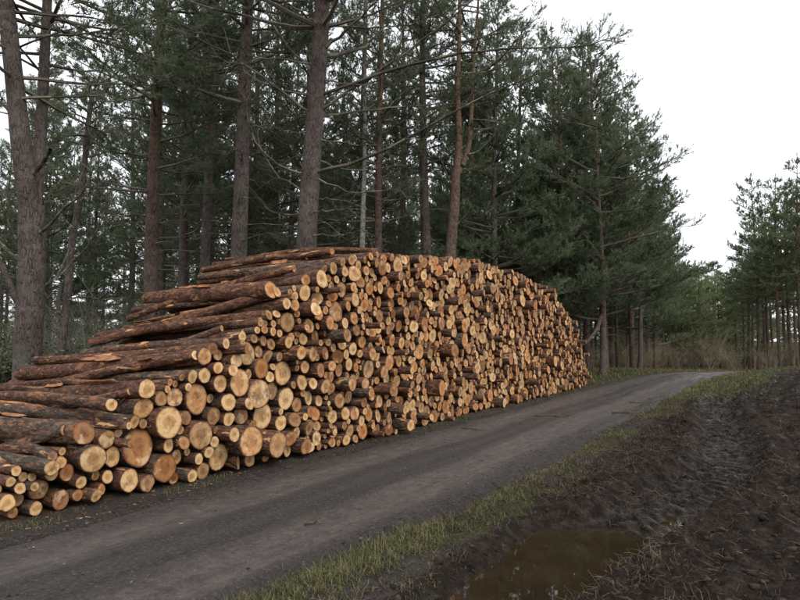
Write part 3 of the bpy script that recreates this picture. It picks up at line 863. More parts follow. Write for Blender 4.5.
# thin poles thrown askew over the sloping end
for k, (s0, psi, r, L, dv, what) in enumerate([(1.55, 0.30, 0.045, 2.6, -0.25, 'thin reddish pole thrown askew low on the long slope'), (2.25, 0.16, 0.060, 3.0, -0.1, 'ruddy pole lying aslant across the middle of the long slope'),
        (2.9, 0.34, 0.038, 2.4, -0.4, 'thinnest pole crossing the logs halfway up the long slope'), (3.5, 0.22, 0.070, 3.1, -0.05, 'stout pole aslant below the shoulder of the pile'),
        (4.1, 0.28, 0.050, 2.8, -0.3, 'thin pole sliding down from the shoulder of the pile'), (0.9, 0.20, 0.055, 2.7, -0.3, 'thin pole lying low over the tip of the pile'),
        (4.9, -0.10, 0.050, 2.9, -0.25, 'thin pole lying on top of the shoulder of the pile'), (6.4, 0.12, 0.045, 2.8, -0.45, 'thin pole lying loose on top of the tall part of the pile')]):
    x, y = uv_xy(s0, dv)
    zax = Vector((NV[0], NV[1], 0)); zax.rotate(Matrix.Rotation(psi, 3, 'Z'))
    zax = (zax + Vector((0, 0, -(0.10 + 0.55 * math.sin(psi)) if s0 < 4.5 else 0.0))).normalized()
    side = Vector((0, 0, 1)).cross(zax).normalized(); up = zax.cross(side).normalized()
    mw = Matrix.Translation((float(x), float(y), float(prof(s0)) + r + 0.035)) @ Matrix((side, up, zax)).transposed().to_4x4()
    build_log(4000 + k, mw, r, L, 0.2 + 0.09 * k, what, log_arrays(r, L, 8800 + k, 16, 40, True), True, 1)
print('logs', len(CIRC))

# ------------------------------------------------------------------ pines
def needles(mb, Pt, D, size, g, k, nl, nw, mat):
    """bottlebrush tufts: k thin needles round each twig end"""
    n = len(Pt)
    if n == 0: return
    a, b = frame_of(D)
    D = norm(D)
    ph = g.uniform(0, 6.283, (n, k)); t = g.uniform(-0.1, 1, (n, k))
    al = g.uniform(0.45, 1.05, (n, k)) * (1.1 - 0.5 * t)
    per = a[:, None] * np.cos(ph)[..., None] + b[:, None] * np.sin(ph)[..., None]
    dr = D[:, None] * np.cos(al)[..., None] + per * np.sin(al)[..., None]
    base = Pt[:, None] + D[:, None] * (t * size[:, None])[..., None]
    ln = nl * g.uniform(0.7, 1.15, (n, k))[..., None]
    sd_ = norm(np.cross(dr, g.normal(size=(n, k, 3))))
    w = nw * 0.5
    tip = base + dr * ln
    V = np.stack([base + sd_ * w, tip, base - sd_ * w], 2).reshape(-1, 3)
    F = np.arange(n * k * 3).reshape(-1, 3)
    mb.add(V, F, mat)

def limb_path(p, az, el0, el1, L, g, n=7, wob=0.10):
    """a limb leaving the trunk at p; elevation goes from el0 to el1"""
    pts = [np.array(p, float)]
    a = az
    for k in range(n):
        t = (k + 0.5) / n
        e = el0 + (el1 - el0) * t ** 1.5 + g.normal(0, wob * 0.6)
        a += g.normal(0, wob)
        pts.append(pts[-1] + L / n * np.array([math.cos(a) * math.cos(e), math.sin(a) * math.cos(e), math.sin(e)]))
    return np.array(pts)

def add_path(mb, pts, r0, r1, ns, mat):
    rr = np.linspace(r0, r1, len(pts))
    sticks(mb, pts[:-1], pts[1:], rr[:-1], rr[1:], ns, mat)

def foliage(mb, pts, L, g, T, tw_len, start=0.30, up=0.35, dens=1.0):
    """side twigs and tufts along the outer part of a limb; collects tufts into T"""
    n = len(pts) - 1
    m = max(3, int(L * 5.0 * dens))
    for j in range(m):
        t = start + (1 - start) * (j + g.random()) / m
        x = min(t * n, n - 1e-3); i = int(x); f = x - i
        q = pts[i] * (1 - f) + pts[i + 1] * f
        ax = norm(pts[i + 1] - pts[i])
        sidev = norm(np.cross(ax, [0, 0, 1.0])) * g.choice([-1, 1])
        ang = g.uniform(0.55, 1.15)
        d = norm(ax * math.cos(ang) + sidev * math.sin(ang) + np.array([0, 0, g.uniform(-0.05, 0.45)]))
        l = tw_len * g.uniform(0.5, 1.15) * (1.15 - 0.75 * t) + 0.10
        q1 = q + d * l * 0.55
        d2 = norm(d + np.array([0, 0, up * g.uniform(0.3, 1.2)]) + g.normal(0, 0.12, 3))
        q2 = q1 + d2 * l * 0.45
        T['sa'] += [q, q1]; T['sb'] += [q1, q2]
        T['p'].append(q2); T['d'].append(d2); T['s'].append(g.uniform(0.14, 0.24))
        for kx in range(int(1 + l * 4.2 * dens)):
            w = g.uniform(0.25, 1.0)
            b0 = q + (q1 - q) * w if g.random() < 0.5 else q1 + (q2 - q1) * w
            d3 = norm(d2 + g.normal(0, 0.55, 3) + np.array([0, 0, up]))
            l3 = g.uniform(0.08, 0.26)
            T['sa'].append(b0); T['sb'].append(b0 + d3 * l3)
            T['p'].append(b0 + d3 * l3 * 0.4); T['d'].append(d3); T['s'].append(l3 * 0.6 + 0.06)
    T['p'].append(pts[-1]); T['d'].append(norm(pts[-1] - pts[-2]) + np.array([0, 0, up])); T['s'].append(0.22)

def pine(seed, H, r0, cb, spread, mats, k=13, nl=0.115, nw=0.011, gap=0.5, per=(3, 5), dens=1.0, snags=18, flat=0.75, lean=0.15, snag_len=1.3, limb_el=(0.05, 0.7)):
    g = np.random.default_rng(seed)
    z = np.linspace(0, 1, 30) ** 0.9 * H
    ph = g.uniform(0, 6.28, 2)
    cx = lean * (np.sin(z * 0.22 + ph[0]) - math.sin(ph[0])) ; cyy = lean * (np.sin(z * 0.19 + ph[1]) - math.sin(ph[1]))
    rad = r0 * (1 - z / H * 0.97) ** 0.75 + r0 * 0.30 * np.exp(-z / 0.25)
    ctr = np.stack([cx, cyy, z - 0.25], 1)
    at = lambda h: np.array([np.interp(h, z, cx), np.interp(h, z, cyy), h - 0.25])
    tm = MB()
    tube(tm, ctr, rad, 14, 0, True, 0.06, seed)
    # dead snags on the bare trunk
    for j in range(snags):
        h = g.uniform(0.10 * H, cb * H * 1.15)
        L = g.uniform(0.3, 1.0) * snag_len
        az = g.uniform(0, 6.28)
        p = limb_path(at(h), az, g.uniform(-0.25, 0.3), g.uniform(-0.4, 0.45), L, g, 5, 0.14)
        add_path(tm, p, 0.010 + 0.009 * L, 0.003, 5, 1)
        for q in range(int(L * 3)):
            b = p[g.integers(2, 5)]
            e = b + norm(p[-1] - p[0] + g.normal(0, 0.7 * L, 3)) * g.uniform(0.12, 0.4) * L
            sticks(tm, b, e, 0.005, 0.002, 3, 1)
    cm = MB()
    T = dict(p=[], d=[], s=[], sa=[], sb=[])
    h = cb * H
    while h < H - 0.5:
        t = (h - cb * H) / (H * (1 - cb))
        Lw = spread * ((1 - t) ** flat * (0.62 + 0.38 * min(1, t * 5 + 0.25))) + 0.25
        for b in range(g.integers(*per) + (0 if t > 0.1 else -1)):
            L = Lw * g.uniform(0.5, 1.12)
            az = g.uniform(0, 6.28)
            e0 = limb_el[0] + (limb_el[1] - limb_el[0]) * t + g.normal(0, 0.12)
            p = limb_path(at(h + g.uniform(-0.12, 0.12)), az, e0 - 0.05, e0 + g.uniform(0.1, 0.5), L, g, 6, 0.09)
            add_path(cm, p, 0.014 + 0.011 * L, 0.006, 5, 0)
            foliage(cm, p, L, g, T, 0.30 * L + 0.10, dens=dens, start=0.22 if t > 0.4 else 0.34)
        h += gap * g.uniform(0.75, 1.3)
    # leader
    T['p'] += [at(H - 0.2), at(H - 0.5), at(H - 0.05)]; T['d'] += [np.array([0, 0, 1.0])] * 3; T['s'] += [0.3] * 3
    sticks(cm, T['sa'], T['sb'], 0.0045, 0.003, 3, 0)
    needles(cm, np.array(T['p']), np.array(T['d']), np.array(T['s']), g, k, nl, nw, 1)
    return tm.mesh('trunk', [mats[0], M['limb']], True), cm.mesh('crown', [M['limb'], mats[1]], False), len(T['p'])

VAR = {}
VAR['tall'] = pine(101, 19, 0.20, 0.40, 2.8, (M['bark'], M['needles']), k=22, nw=0.017, dens=1.35, snags=34, gap=0.42)
VAR['tall2'] = pine(102, 18, 0.19, 0.26, 3.0, (M['bark'], M['needles']), k=22, nw=0.017, dens=1.35, snags=28, gap=0.48)
VAR['red'] = pine(103, 18, 0.19, 0.32, 2.8, (M['red_bark'], M['needles']), k=22, nw=0.017, dens=1.35, snags=26, gap=0.46, lean=0.3)
VAR['edge'] = pine(104, 15.5, 0.155, 0.17, 4.2, (M['red_bark'], M['edge_needles']), k=24, nw=0.020, dens=1.35, snags=12, gap=0.44, limb_el=(0.12, 0.75))
VAR['edge2'] = pine(105, 15, 0.15, 0.18, 3.5, (M['bark'], M['edge_needles']), k=24, nw=0.020, dens=1.35, snags=14, gap=0.42, limb_el=(0.0, 0.8))
VAR['young'] = pine(106, 9, 0.11, 0.12, 2.4, (M['bark'], M['young_needles']), k=16, nw=0.030, nl=0.15, dens=1.1, snags=6, gap=0.40)
VAR['stand'] = pine(107, 14, 0.14, 0.38, 2.9, (M['red_bark'], M['stand_needles']), k=20, nw=0.026, nl=0.13, dens=1.2, snags=16, gap=0.50)
for k_, v_ in VAR.items(): print(k_, v_[2], len(v_[1].polygons))

TREES = []
def world_xy(px, D): return (px - 400) / F_PX * D, D

def tree(var, px, D, label, sc=1.0, rot=None, wide=1.0, group=None, name='pine_tree', lean=(0, 0), cat='tree'):
    x, y = world_xy(px, D)
    root = obj(name, None)
    root.location = (x, y, float(ground_z(x, y)) - 0.05)
    g = np.random.default_rng(int(abs(px) * 31 + D * 17))
    root.rotation_euler = (lean[0], lean[1], g.uniform(0, 6.28) if rot is None else rot)
    root.scale = (sc * wide, sc * wide, sc)
    tag(root, label, cat, group)
    obj('trunk', VAR[var][0], root)
    obj('crown', VAR[var][1], root)
    TREES.append((x, y))
    return root

tree('red', 152, 17, 'pine with ruddy upper trunk behind the low sloping end of the log pile', 1.0, wide=1.1)
tree('tall', 200, 19.5, 'straight slim pine just left of the thicker grey-trunked pine behind the log slope', 0.98, wide=0.95)
tree('tall2', 209, 25, 'slim pine half hidden by a straight pine behind the log slope', 1.0)
tree('tall', 236, 15, 'straight grey-trunked pine rising behind the upper log slope', 1.02, wide=1.12, rot=2.2)
tree('tall2', 272, 24, 'slim pine in the gap between the two largest trunks behind the pile', 0.95, wide=0.85)
tree('red', 380, 19.5, 'slender orange-brown pine beside the pale thin stem', 0.95, wide=0.8, rot=1.0)
tree('tall', 432, 20.5, 'straight purple-brown pine beside the forked pine above the pile top', 1.0, wide=0.95, rot=4.0)
tree('edge2', 478, 27, 'dense blue-green pine behind the full-height part of the pile', 1.05, wide=1.0)
tree('edge2', 520, 26, 'broad dense pine behind the far shoulder of the pile', 1.0, wide=1.05)
tree('edge2', 552, 30, 'full-crowned pine between the log pile and the woodland edge', 1.12, wide=1.0)
tree('edge', 585, 27, 'tall edge pine with low sweeping limbs beside the rounded end of the pile', 1.0, wide=1.0, rot=0.3)
tree('edge', 604, 25.5, 'red-trunked pine leaning its crown over the track past the pile', 0.92, wide=1.08, rot=2.0)
tree('edge', 632, 33, 'full green pine at the woodland corner beside the track', 0.97, wide=1.0, rot=3.6)
tree('edge2', 575, 33, 'narrow-topped pine behind the edge pines past the pile', 1.1, wide=0.85)
tree('edge2', 612, 38, 'pointed pine standing behind the woodland edge', 1.1, wide=0.9)
tree('edge', 654, 38, 'low full pine where the woodland edge meets the track end', 0.72, wide=1.0, rot=5.0)
tree('edge', 566, 24.5, 'bushy pine rising straight behind the rounded end of the pile', 0.85, wide=0.95, rot=1.2)
tree('edge2', 498, 22.5, 'low-branched pine right behind the tall middle of the pile', 0.95, wide=1.05, rot=0.7)
tree('stand', 648, 40, 'bare-stemmed pine at the end of the woodland edge', 0.85)
# filling woodland behind the pile
g = np.random.default_rng(33)
cnt = 0
for tries in range(6000):
    if cnt >= 95: break
    D = 18 + 46 * g.random() ** 1.25
    px_ = g.uniform(-90, 650)
    x, y = world_xy(px_, D)
    u, v = xy_uv(x, y)
    if v > (-5.5 if u < 18 else -2.2): continue
    if px_ < 130 and (D < 30 or g.random() < 0.8): continue
    if min((x - a) ** 2 + (y - b) ** 2 for a, b in TREES) < (2.3 + 0.02 * D) ** 2: continue
    left = px_ < 330
    var = g.choice(['tall', 'tall2', 'red', 'edge2'], p=[0.30, 0.40, 0.18, 0.12] if left else [0.14, 0.34, 0.12, 0.40])
    place = ('beyond the tip of the log slope' if px_ < 110 else 'behind the low log slope' if px_ < 220 else 'behind the upper log slope' if px_ < 320 else 'behind the shoulder of the pile' if px_ < 420 else 'behind the tall middle of the pile' if px_ < 520 else 'past the rounded end of the pile')
    deep = 'near ' if D < 27 else '' if D < 42 else 'far '
    tree(var, px_, D, deep + {'tall': 'tall bare-stemmed pine in the wood ' + place,
                       'tall2': 'dark deep-crowned pine in the wood ' + place,
                       'red': 'ruddy-stemmed pine in the wood ' + place,
                       'edge2': 'bushy low-branched pine in the wood ' + place}[str(var)],
         g.uniform(0.85, 1.12), g.uniform(0, 6.28), g.uniform(0.85, 1.1), 'pines of the wood behind the pile')
    cnt += 1
print('forest', cnt, flush=True)
# deeper rows closing the wood
for k_ in range(300):
    D = g.uniform(52, 105); px_ = g.uniform(120, 668)
    x, y = world_xy(px_, D)
    u, v = xy_uv(x, y)
    if v > -4 or len(TREES) > 178: continue
    if min((x - a) ** 2 + (y - b) ** 2 for a, b in TREES) < 3.2 ** 2: continue
    place = 'behind the log slope' if px_ < 320 else 'behind the middle of the pile' if px_ < 520 else 'past the rounded end of the pile'
    var = str(g.choice(['stand', 'edge2', 'young']))
    tree(var, px_, D, {'stand': 'slim bare-stemmed pine', 'edge2': 'bushy dark pine', 'young': 'low young pine'}[var] + ' deep in the wood ' + place, g.uniform(0.9, 1.3), None, g.uniform(1.0, 1.3), 'pines in the deepest rows of the wood')
for px_, D in ((617, 35), (627, 41), (655, 45), (662, 50), (595, 40), (566, 38), (540, 36), (672, 56)):
    tree('stand', px_, D, 'thin straight pine pole in the dark rows behind the woodland edge', 0.85, None, 0.9, 'thin poles behind the woodland edge')
# stand on the far right
for k_, (a, D, s) in enumerate([(748, 46, 0.80), (757, 43, 0.98), (768, 47, 0.97), (779, 41, 0.93), (790, 44, 0.96), (801, 40, 1.0), (815, 42, 0.98), (772, 54, 0.95), (796, 55, 1.0), (830, 38, 1.0), (752, 58, 0.85), (842, 46, 1.05), (812, 60, 1.05), (860, 41, 1.0), (764, 50, 0.93), (785, 50, 1.0), (806, 49, 1.02), (743, 53, 0.72)]):
    tree('stand', a, D, ('front-row' if D < 43 else 'second-row' if D < 48 else 'back-row') + (' tall' if s > 0.97 else ' shorter') + ' bare-stemmed pine in the stand beyond the churned mud', s, None, 0.95, 'pines of the stand beyond the mud')
# young pines closing the ride
for k_, (a, D, s) in enumerate([(655, 56, 1.1), (668, 62, 1.2), (680, 57, 1.05), (691, 63, 1.15), (701, 58, 1.0), (711, 66, 1.1), (720, 60, 0.95), (728, 68, 1.1), (737, 62, 1.0), (746, 66, 1.15), (640, 64, 1.3), (676, 78, 1.5), (700, 82, 1.4), (722, 86, 1.4), (742, 80, 1.4), (760, 74, 1.2), (785, 78, 1.3), (806, 74, 1.3), (662, 72, 1.45), (688, 72, 1.3), (714, 76, 1.3), (752, 88, 1.5)]):
    tree('young', a, D, ('front-row' if D < 61 else 'second-row' if D < 70 else 'back-row') + (' tall' if s > 1.15 else ' low') + ' light green young pine closing off the far end of the track', s, None, 1.25, 'young pines at the end of the track')

# the large pine with long bare limbs behind the shoulder of the pile
def at_px(px, py, D): return np.array([(px - 400) / F_PX * D, D, 1.6 - (py - 335) / F_PX * D])
def hero_pine():
    D = 13.2
    base = at_px(303, 335, D)
    base[2] = float(ground_z(base[0], base[1])) - 0.1
    root = obj('pine_tree', None, loc=base)
    tag(root, 'large pine with many long bare limbs behind the shoulder of the log pile', 'tree')
    ax = [base, at_px(306, 240, D), at_px(311, 150, D), at_px(317, 60, D), at_px(320, 0, D)]
    top = ax[-1] + np.array([0.25, 0.1, 9.0])
    P = spline(np.array(ax + [ax[-1] + np.array([0.12, 0, 4.0]), top]) - base, 40)
    zz = P[:, 2]
    R = 0.25 * (1 - zz / zz.max() * 0.96) ** 0.7 + 0.10 * np.exp(-zz / 0.3)
    b = MB(); tube(b, P, R, 22, 0, True, 0.05, 77)
    obj('trunk', b.mesh('trunk', [M['bark']], True), root)
    g = np.random.default_rng(12)
    L = [([(312,172),(373,153),(436,119),(500,85),(560,62)], -2.0, 0.045, 1), ([(314,110),(369,72),(414,40),(463,0),(490,-20)], -1.2, 0.042, 0),
         ([(317,92),(400,63),(463,47),(520,42),(585,40),(620,30)], -2.6, 0.042, 2), ([(323,50),(355,45),(375,30),(392,5)], 1.0, 0.06, 0),
         ([(321,45),(345,22),(368,0),(385,-25)], -0.8, 0.045, 0), ([(305,112),(265,77),(220,45),(165,20)], -1.0, 0.036, 0),
         ([(310,72),(283,36),(260,0),(245,-30)], 0.6, 0.036, 0), ([(305,92),(265,81),(225,60),(190,62)], 1.2, 0.03, 0),
         ([(300,173),(274,162),(251,135),(245,100),(250,70)], -0.8, 0.032, 0), ([(300,193),(278,175),(260,148),(255,125)], 0.7, 0.026, 0),
         ([(317,115),(368,106),(422,101),(472,99)], 0.9, 0.032, 0), ([(316,135),(355,142),(386,142)], -0.5, 0.022, 0),
         ([(314,155),(341,167),(378,167),(400,160)], 0.6, 0.024, 0), ([(313,175),(350,189),(400,189),(420,178)], -0.9, 0.024, 0),
         ([(310,196),(335,199),(357,200)], 0.5, 0.02, 0), ([(308,211),(332,209),(362,205)], -0.9, 0.026, 0),
         ([(306,234),(341,234),(372,227)], -1.0, 0.022, 0), ([(308,218),(325,222),(340,222)], 0.3, 0.016, 0),
         ([(322,18),(370,20),(410,16),(440,6)], 0.9, 0.03, 0), ([(316,72),(350,80),(385,74),(420,60)], -0.7, 0.026, 0),
         ([(304,130),(280,128),(262,118)], -0.6, 0.02, 0), ([(303,150),(285,160),(272,178)], 0.5, 0.018, 0), ([(302,212),(285,214),(262,206)], -0.5, 0.018, 0),
         ([(318,20),(290,-2),(262,-20)], -0.9, 0.036, 0), ([(304,60),(270,52),(235,58),(205,50)], -1.1, 0.026, 0)]
    for pts, dz, r, leafy in L:
        q = [at_px(a, c, D + dz * (k / (len(pts) - 1)) ** 0.8) - base for k, (a, c) in enumerate(pts)]
        q[0] = np.array([np.interp(q[0][2], P[:, 2], P[:, 0]), np.interp(q[0][2], P[:, 2], P[:, 1]), q[0][2]])
        pth = spline(q, 14) + np.concatenate([np.zeros((1, 3)), g.normal(0, 0.014, (13, 3))])
        b = MB(); add_path(b, pth, r * 0.9, 0.006, 7, 0)
        ln = np.linalg.norm(np.diff(pth, axis=0), axis=1).sum()
        T = dict(p=[], d=[], s=[], sa=[], sb=[])
        for k in range(int(ln * 5)):
            j = g.integers(4, 13)
            d = norm(pth[j + 0] - pth[j - 1]); sd_ = norm(np.cross(d, g.normal(size=3)))
            l = g.uniform(0.12, 0.6)
            e1 = pth[j] + norm(d + sd_ * g.uniform(0.5, 1.1)) * l
            e2 = e1 + norm(d + sd_ * 0.3 + np.array([0, 0, g.uniform(-0.3, 0.5)])) * l * 0.5
            sticks(b, [pth[j], e1], [e1, e2], [0.007, 0.004], [0.004, 0.002], 4, 0)
        if leafy:
            foliage(b, pth, ln, g, T, 0.55, start=0.62 if leafy == 2 else 0.72, up=0.7, dens=0.8)
            sticks(b, T['sa'], T['sb'], 0.0045, 0.003, 4, 0)
            needles(b, np.array(T['p']), np.array(T['d']), np.array(T['s']), g, 26, 0.11, 0.006, 1)
        obj('branch', b.mesh('branch', [M['limb'], M['needles']], True), root)
    # live crown high above
    cm = MB(); T = dict(p=[], d=[], s=[], sa=[], sb=[])
    h = at_px(320, 20, D)[2]
    while h < top[2] - 0.4:
        t = (h - 8) / (top[2] - 8)
        for k in range(4):
            Lb = (3.6 * (1 - t) ** 0.7 + 0.3) * g.uniform(0.6, 1.1)
            c0 = np.array([np.interp(h, P[:, 2] + base[2], P[:, 0]), np.interp(h, P[:, 2] + base[2], P[:, 1]), h - base[2]])
            p = limb_path(c0, g.uniform(0, 6.28), 0.1 + 0.5 * t, 0.4 + 0.4 * t, Lb, g, 6)
            add_path(cm, p, 0.015 + 0.011 * Lb, 0.006, 5, 0)
            foliage(cm, p, Lb, g, T, 0.3 * Lb + 0.1, start=0.4)
        h += 0.55
    sticks(cm, T['sa'], T['sb'], 0.0045, 0.003, 3, 0)
    needles(cm, np.array(T['p']), np.array(T['d']), np.array(T['s']), g, 20, 0.115, 0.014, 1)
    obj('crown', cm.mesh('crown', [M['limb'], M['needles']], False), root)
hero_pine()

def custom_tree(name, label, stems, limbs, bark, D, crown=None, seed=1, twig=5):
    """stems / limbs: (points as seen from the camera post, r0, r1, depth change)"""
    g = np.random.default_rng(seed)
    p0 = at_px(*stems[0][0][0], D)
    base = np.array([p0[0], p0[1], float(ground_z(p0[0], p0[1])) - 0.1])
    root = obj(name, None, loc=base)
    tag(root, label, 'tree')
    for k, (pts, r0, r1, dz) in enumerate(stems):
        q = [at_px(a, c, D + dz * i / (len(pts) - 1)) - base for i, (a, c) in enumerate(pts)]
        if k == 0: q = [np.array([0, 0, 0.0])] + q
        pth = spline(q, 8 * len(q))
        rr = np.linspace(r0, r1, len(pth))
        if k == 0: rr = rr + 0.3 * r0 * np.exp(-(pth[:, 2]) / 0.3)
        b = MB(); tube(b, pth, rr, 16, 0, True, 0.07, seed + k)
        obj('trunk' if k == 0 else 'stem', b.mesh('trunk', [bark], True), root)
    for pts, r0, r1, dz in limbs:
        q = [at_px(a, c, D + dz * i / (len(pts) - 1)) - base for i, (a, c) in enumerate(pts)]
        pth = spline(q, 5 * len(q))
        b = MB(); add_path(b, pth, r0, r1, 8, 0)
        for k in range(twig):
            j = g.integers(3, len(pth) - 1)
            d = norm(pth[j] - pth[j - 1]); e = pth[j] + norm(d + g.normal(0, 0.6, 3)) * g.uniform(0.15, 0.6)
            e2 = e + norm(d + g.normal(0, 0.6, 3)) * g.uniform(0.1, 0.35)
            sticks(b, [pth[j], e], [e, e2], [0.008, 0.005], [0.005, 0.002], 4, 0)
        obj('branch', b.mesh('branch', [M['limb'] if r0 < 0.05 else bark], True), root)
    if crown:
        cm = MB(); T = dict(p=[], d=[], s=[], sa=[], sb=[])
        for (a, c, dd, n, Ls) in crown:
            o = at_px(a, c, D + dd) - base
            for k in range(n):
                L = Ls * g.uniform(0.5, 1.1)
                p = limb_path(o + np.array([0, 0, g.uniform(-1.0, 1.0)]), g.uniform(0, 6.28), g.uniform(-0.2, 0.4), g.uniform(0.0, 0.7), L, g, 6)
                add_path(cm, p, 0.014 + 0.01 * L, 0.006, 5, 0)
                foliage(cm, p, L, g, T, 0.30 * L + 0.12, start=0.3)
        sticks(cm, T['sa'], T['sb'], 0.0045, 0.003, 3, 0)
        needles(cm, np.array(T['p']), np.array(T['d']), np.array(T['s']), g, 20, 0.115, 0.014, 1)
        obj('crown', cm.mesh('crown', [M['limb'], M['needles']], False), root)
    return root

custom_tree('pine_tree', 'stout pine forking into two stems beyond the tip of the log slope',
            [([(29, 330), (30, 260), (28, 205)], 0.215, 0.20, 0), ([(29, 225), (15, 140), (4, 60), (-14, -60), (-30, -160)], 0.165, 0.10, -0.6), ([(31, 225), (34, 150), (36, 60), (38, -60), (40, -150)], 0.10, 0.065, 0.7)],
            [([(26, 312), (12, 292), (-2, 262), (-20, 240)], 0.075, 0.03, -0.4), ([(26, 268), (10, 254), (-8, 236)], 0.04, 0.012, 0.3), ([(30, 236), (45, 226), (60, 208), (78, 192), (90, 165)], 0.032, 0.008, -0.8),
             ([(22, 180), (38, 160), (45, 147)], 0.045, 0.03, -0.5), ([(30, 300), (44, 285), (58, 276), (70, 262)], 0.022, 0.006, 0.6), ([(12, 120), (-5, 100), (-25, 95)], 0.04, 0.015, 0.3),
             ([(20, 250), (4, 222), (-4, 195)], 0.028, 0.008, -0.6), ([(0, 45), (25, 34), (50, 25), (75, 18)], 0.02, 0.006, -1.2)],
            M['bark'], 10.2, [(5, 40, -0.3, 9, 2.2), (38, 10, 0.7, 11, 2.4), (-5, -60, -0.4, 12, 2.6), (40, -80, 0.8, 12, 2.6), (36, 75, 0.8, 5, 1.8)], 5)
custom_tree('pine_sapling', 'thin crooked stem with bare twigs beside the forked pine at the slope tip',
            [([(63, 350), (67, 290), (70, 240), (78, 190), (82, 130), (86, 90)], 0.085, 0.045, 0.3), ([(64, 330), (58, 305), (60, 285)], 0.05, 0.03, -0.1)],
            [([(69, 262), (84, 248), (98, 222), (104, 200)], 0.02, 0.006, -0.6), ([(67, 300), (85, 297), (104, 300)], 0.016, 0.005, 0.4), ([(72, 228), (58, 214), (52, 196)], 0.015, 0.005, 0.4),
             ([(80, 150), (96, 128), (116, 116)], 0.018, 0.005, -0.4), ([(66, 318), (50, 306), (44, 296)], 0.014, 0.004, -0.4), ([(76, 200), (92, 186), (110, 180)], 0.015, 0.004, 0.3)],
            M['bark'], 12.5, [(84, 110, 0.2, 8, 1.3), (88, 70, 0.2, 8, 1.2)], 6, 7)
custom_tree('dead_birch', 'pale thin straight stem standing behind the shoulder of the pile',
            [([(363, 300), (362, 250), (363, 200), (364, 150), (364, 90), (365, 20), (365, -60)], 0.105, 0.03, 0)], [([(363, 190), (352, 180), (344, 172)], 0.014, 0.004, 0.2), ([(364, 160), (374, 150), (380, 138)], 0.012, 0.004, 0.2)], M['grey_bark'], 19, None, 8)
custom_tree('pine_tree', 'orange-limbed forked pine rising above the full-height part of the pile',
            [([(449, 300), (451, 250), (455, 205), (456, 170)], 0.19, 0.15, 0), ([(456, 176), (460, 140), (459, 90), (461, 20), (462, -70)], 0.12, 0.04, 0), ([(456, 178), (468, 150), (472, 120), (475, 60), (480, 0), (482, -50)], 0.10, 0.02, 0.6)],
            [([(469, 152), (480, 148), (496, 132)], 0.03, 0.01, 0.4), ([(452, 230), (466, 214), (474, 200)], 0.025, 0.008, -0.4), ([(456, 190), (446, 170), (440, 150)], 0.025, 0.008, -0.4)],
            M['red_bark'], 19, [(462, 40, 0, 12, 2.8), (478, 60, 0.6, 12, 2.6), (461, -20, 0, 12, 2.8), (474, 100, 0.5, 5, 2.0)], 9)
custom_tree('pine_tree', 'bare pale forked snag at the woodland corner by the track',
            [([(639, 372), (640, 340), (641, 310)], 0.115, 0.09, 0), ([(641, 312), (640, 290), (642, 265)], 0.07, 0.03, 0), ([(641, 314), (647, 300), (650, 284)], 0.06, 0.025, 0)],
            [([(650, 290), (655, 275), (660, 268)], 0.02, 0.008, 0)], M['bark'], 31, None, 12)
custom_tree('pine_limb_tree', 'red pine with a low J-shaped limb touching the rounded end of the pile',
            [([(602, 372), (603, 330), (604, 290), (603, 250), (601, 200), (600, 150), (600, 100), (599, 62)], 0.135, 0.012, 0)],
            [([(602, 315), (596, 330), (586, 342), (578, 345)], 0.075, 0.05, -0.8), ([(603, 300), (612, 292), (625, 288), (636, 280)], 0.06, 0.02, -0.8), ([(603, 275), (615, 262), (632, 252), (650, 250)], 0.055, 0.02, -1.0), ([(602, 260), (590, 240), (575, 225)], 0.05, 0.015, 0.4)],
            M['red_bark'], 23.5, [(601, 190, 0, 9, 3.0), (600, 150, 0, 9, 2.6), (600, 105, 0, 8, 1.8), (599, 75, 0, 6, 1.0), (601, 225, 0, 5, 3.2)], 14)

# ------------------------------------------------------------------ undergrowth, brush, grass
def bare_shrub(seed, h, n, spread, mat, leaf=0):
    g = np.random.default_rng(seed)
    b = MB(); A, B, ra, rb = [], [], [], []; LP, LD = [], []
    for k in range(n):
        az = g.uniform(0, 6.28); o = np.array([math.cos(az), math.sin(az), 0]) * g.uniform(0, 0.35 * spread)
        p = limb_path(o, g.uniform(0, 6.28), g.uniform(1.0, 1.5), g.uniform(0.5, 1.4), h * g.uniform(0.45, 1.05), g, 6, 0.13)
        r = np.linspace(0.004 * h + 0.004, 0.003, 7)
        A += list(p[:-1]); B += list(p[1:]); ra += list(r[:-1]); rb += list(r[1:])
        for q in range(int(9 + 3 * h)):
            j = g.integers(1, 7); d = norm(norm(p[j] - p[j - 1]) + g.normal(0, 0.55, 3)); l = g.uniform(0.12, 0.42) * h ** 0.6
            e = p[j] + d * l; e2 = e + norm(d + g.normal(0, 0.5, 3)) * l * 0.7; e3 = e + norm(d + g.normal(0, 0.6, 3)) * l * 0.5
            A += [p[j], e, e]; B += [e, e2, e3]; ra += [0.006, 0.004, 0.004]; rb += [0.004, 0.002, 0.002]
            if leaf: LP += [e, e2, e3, (p[j] + e) / 2]
    sticks(b, A, B, np.array(ra), np.array(rb), 3, 0)
    if leaf and LP:
        LP = np.repeat(np.array(LP), leaf, 0) + g.normal(0, 0.07, (len(LP) * leaf, 3))
        d = norm(g.normal(size=LP.shape) * [1, 1, 0.5]); s = norm(np.cross(d, g.normal(0, 0.3, LP.shape) + [0, 0, 1]))
        l = g.uniform(0.03, 0.065, (len(LP), 1))
        V = np.stack([LP - d * l, LP + s * l * 0.55, LP + d * l, LP - s * l * 0.55], 1).reshape(-1, 3)
        b.add(V, np.arange(len(V)).reshape(-1, 4), 1)
    return b.mesh('twigs', [mat, M['bramble']], False)
